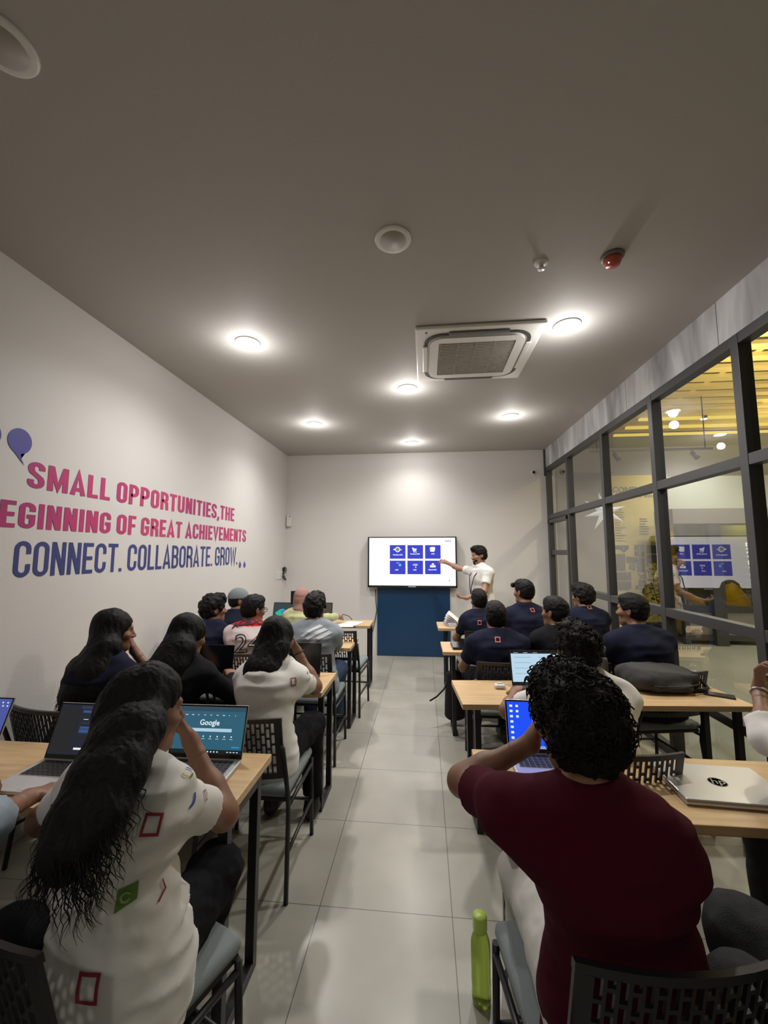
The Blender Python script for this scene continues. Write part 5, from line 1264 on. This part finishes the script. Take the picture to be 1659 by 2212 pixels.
def desk(put, word, sc_, Mt, W_, H_):
    for k in range(7): put('desktop_icon', .035, .88-k*.115, .075, .93-k*.115, E_w)
    for k in range(3): put('desktop_icon', .12, .88-k*.115, .155, .93-k*.115, E_w)
    put('taskbar', 0, 0, 1, .06, emat('pale taskbar', (.25, .40, .75), .9))
    for k in range(5): put('taskbar_icon', .05+k*.06, .015, .08+k*.06, .045, E_w)
    bm = BM(); pts = [((.33+.03*math.sin(u*3)+.22*u*u)*W_-W_/2, -.0026, .018+(.62-.52*u)*H_) for u in [i/12 for i in range(13)]]
    tube(bm, pts, [.0006+.002*(i/12) for i in range(13)], 6); bm.transform(Mt); obj('wallpaper_swirl', bm, emat('pink swirl glow', (.75, .30, .75), 1), sc_)
ja = at(1096, 1621, 2, .75)
laptop('laptop with vivid blue desktop before the maroon T-shirt', ja.x+.165, ja.y-.012, 0, 14, .33, .225, .21, scr=emat('vivid blue screen glow', (.008, .07, .85), 1.1), content=desk)
t = laptop('closed silver laptop with round logo on the nearest right table', 1.10, 1.865, -3, open_=False, w_=.37, d_=.265, body=M_alu, lidm=M_alu)
M_lg = mat('grey mirror logo', (.20, .19, .17), .3, metal=.6)
bm = BM(); lathe(bm, [(.031, .0222), (.031, .0226), (.0275, .0226), (.0275, .0222)], 30, Matrix.Translation((-.01, -.135, 0))); lg = obj('lid_logo', bm, M_lg, t)
me = text_mesh('hp', .052, .95, .0006, .0002, 'CENTER'); me.transform(Matrix.Translation((-.012, -.149, .0225)) @ Matrix(((1, .3, 0, 0), (0, 1, 0, 0), (0, 0, 1, 0), (0, 0, 0, 1)))); obj('lid_logo', me, M_lg, t)

# ------------------------------------------------------------------ small things on the tables
t = thing('earbud_case', 'small white earbud case on the table with the black backpack', 'earbud case', (*at(1080, 1486, 2, ZT_).xy, ZT_))
bm = BM(); box(bm, (-.032, -.028, 0), (.032, .028, .028), .011); obj('case', bm, M_whitep, t, True)
bm = BM(); box(bm, (-.033, -.029, .016), (.033, .029, .0172)); box(bm, (-.02, -.012, .028), (.02, .014, .034), .005); obj('lid_seam', bm, mat('shaded seam plastic', (.5, .5, .47), .5), t)
# backpack lying on the table
bx = at(1447, 1470, 2, .79)
t = thing('backpack', 'black backpack lying flat on the right table', 'backpack', (bx.x-.05, bx.y+.03, ZT_), R(6))
V = Vol(.007); V.econe((-.17, 0, .070), (.15, .02, .074), (0, 1, 0), (.150, .078), (.135, .080), .04); V.econe((-.10, -.10, .035), (.10, -.10, .035), (0, 1, 0), (.06, .034), (.06, .034), .03)
V.disp(.007, (14, 14, 14), 3); V.disp(.003, (40, 40, 40), 4); V.halfcut((0, 0, .002), (0, 0, -1)); V.halfcut((0, 0, .128), (.10, -.06, 1))
M_bag = mat('dark grey bag fabric', (.035, .035, .036), .85, bump=(300, .3)); M_bag2 = mat('black bag fabric', (.010, .010, .011), .8, bump=(200, .3))
obj('pouch', V.mesh('pouch'), M_bag, t)
bm = BM(); tube(bm, [(.15, .06, .08), (.22, .05, .085), (.275, .01, .05), (.28, -.05, .012), (.22, -.09, .010), (.13, -.10, .012)], .011, 8); obj('strap', bm, M_bag2, t)
bm = BM(); tube(bm, [(-.17, -.145, .05), (-.05, -.165, .055), (.08, -.16, .055), (.17, -.12, .055)], .004, 6); obj('zip', bm, M_black, t)
bm = BM(); box(bm, (.12, -.10, .02), (.20, .08, .085), .02); obj('top_handle_panel', bm, M_bag2, t, True)
t = thing('mobile_phone', 'black phone lying at the window end of the backpack table', 'phone', (1.80, 2.80, ZT_), R(60))
bm = BM(); box(bm, (-.037, -.078, 0), (.037, .078, .008), .003); obj('body', bm, M_black, t); bm = BM(); box(bm, (-.034, -.075, .008), (.034, .075, .0086)); obj('screen', bm, M_dark, t)
# grey drinking bottle
bq = at(1301, 1420, 1, 2.985)
t = thing('drinking_bottle', 'dark grey drinking bottle on the table left of the black backpack', 'bottle', (bq.x, 2.985, ZT_))
bm = BM(); lathe(bm, [(.030, 0), (.034, .004), (.034, .15), (.030, .165), (.020, .175)], 24); obj('body', bm, mat('smoke grey plastic', (.07, .075, .07), .25), t)
bm = BM(); lathe(bm, [(.021, .172), (.022, .20), (.018, .205), (.018, .225), (.0, .228)], 20); obj('cap', bm, M_black, t)
bm = BM(); tube(bm, [(-.018, 0, .20), (-.022, 0, .235), (0, 0, .248), (.022, 0, .235), (.018, 0, .20)], .003, 6); obj('carry_loop', bm, M_alu, t)
# books on the front right table
M_page = mat('white paper', (.72, .70, .68), .8)
for k, (x, y, w_, d_, h_, rz, z, lab) in enumerate(((.36, 5.14, .21, .28, .022, 12, 0, 'white notebook at the aisle end of the front right table, lowest of its pile'), (.365, 5.15, .20, .27, .018, 4, .0225, 'pale notebook lying on top of the pile at the front right table'))):
    t = thing('notebook', lab, 'notebook', (x, y, ZT_+z), R(rz))
    bm = BM(); box(bm, (-w_/2, -d_/2, .002), (w_/2-.003, d_/2, h_-.002)); obj('pages', bm, M_page, t)
    bm = BM(); box(bm, (-w_/2-.003, -d_/2-.003, 0), (w_/2, d_/2+.003, .002)); box(bm, (-w_/2-.003, -d_/2-.003, h_-.002), (w_/2, d_/2+.003, h_)); box(bm, (-w_/2-.004, -d_/2-.003, 0), (-w_/2-.001, d_/2+.003, h_)); obj('cover', bm, mat('lilac grey cover', (.50, .48, .54), .6), t)
t = thing('open_booklet', 'thin booklet with fanned pages standing on the notebook pile', 'booklet', (.33, 5.16, ZT_+.0415), R(-10))
for k in range(4):
    bm = BM(); box(bm, (-.09, -.11, 0), (.09, .11, .0012)); bm.transform(Matrix.Translation((0, 0, .0)) @ Matrix.Translation((.09, 0, 0)) @ Matrix.Rotation(R(6+k*11), 4, 'Y') @ Matrix.Translation((-.09, 0, 0))); obj('page', bm, M_page, t)
# papers on the front left table
for k, (px, py, rz) in enumerate(((745, 1350, 8), (760, 1347, -14))):
    p = at(px, py, 2, ZT_); t = tag(obj('paper_sheet', box(BM(), (-.105, -.148, 0), (.105, .148, .0015)), M_page, loc=(p.x, min(p.y, 5.22), ZT_+.0004+k*.0018)), 'white paper sheet on the front left table, %s of two' % ('lower', 'upper')[k], 'paper'); t.rotation_euler = (0, 0, R(rz))
bm = BM(); c_ = at(735, 1338, 2, ZT_); tube(bm, [(c_.x, c_.y, ZT_+.01), (c_.x+.04, c_.y-.02, ZT_+.07), (c_.x+.12, c_.y-.03, ZT_+.05), (c_.x+.17, c_.y-.06, ZT_+.008)], .005, 6); tag(obj('charging_cable', bm, M_black), 'black charging cable arching over the front left table', 'cable')
# phone held up near the head scarf
c_ = hp(635, 1291, 4.85)
t = thing('mobile_phone', 'black phone held upright beside the pink head scarf', 'phone', c_, 0)
bm = BM(); box(bm, (-.04, -.004, -.08), (.04, .004, .08), .003); obj('body', bm, M_black, t)
# green bottle on the floor
g_ = at(1042, 2178, 2, 0)
M_gb, nt, b = node_mat('translucent lime plastic')
b.inputs['Base Color'].default_value = (.58, .78, .14, 1); b.inputs['Roughness'].default_value = .15; b.inputs['Transmission Weight'].default_value = .65; b.inputs['IOR'].default_value = 1.2
M_gc = mat('lime bottle cap', (.50, .68, .12), .35)
t = thing('water_bottle', 'lime green plastic water bottle standing on the aisle floor', 'bottle', (g_.x, g_.y+.02, 0))
bm = BM(); lathe(bm, [(.0, .002), (.028, 0), (.033, .006), (.0345, .03), (.033, .05), (.0345, .07), (.0345, .19), (.033, .205), (.026, .225), (.022, .235), (.022, .245), (0, .245)], 32); obj('body', bm, M_gb, t)
bm = BM(); lathe(bm, [(.0245, .236), (.026, .24), (.026, .285), (.0245, .289), (0, .290)], 10); obj('cap', bm, M_gc, t)
# black bag by the table leg, right
t = thing('shoulder_bag', 'black bag with a trailing strap beside the table leg at the aisle', 'bag', (.27, 4.06, 0))
V = Vol(.010); V.econe((0, 0, .10), (0, .0, .46), (1, 0, 0), (.10, .06), (.075, .045), .03); V.disp(.008, (12, 12, 12), 2); V.halfcut((0, 0, .003), (0, 0, -1)); obj('pouch', V.mesh('pouch'), M_bag2, t)
bm = BM(); tube(bm, [(-.05, 0, .42), (-.10, -.03, .33), (-.17, -.06, .27), (-.235, -.09, .24)], .008, 6); obj('strap', bm, M_bag2, t)
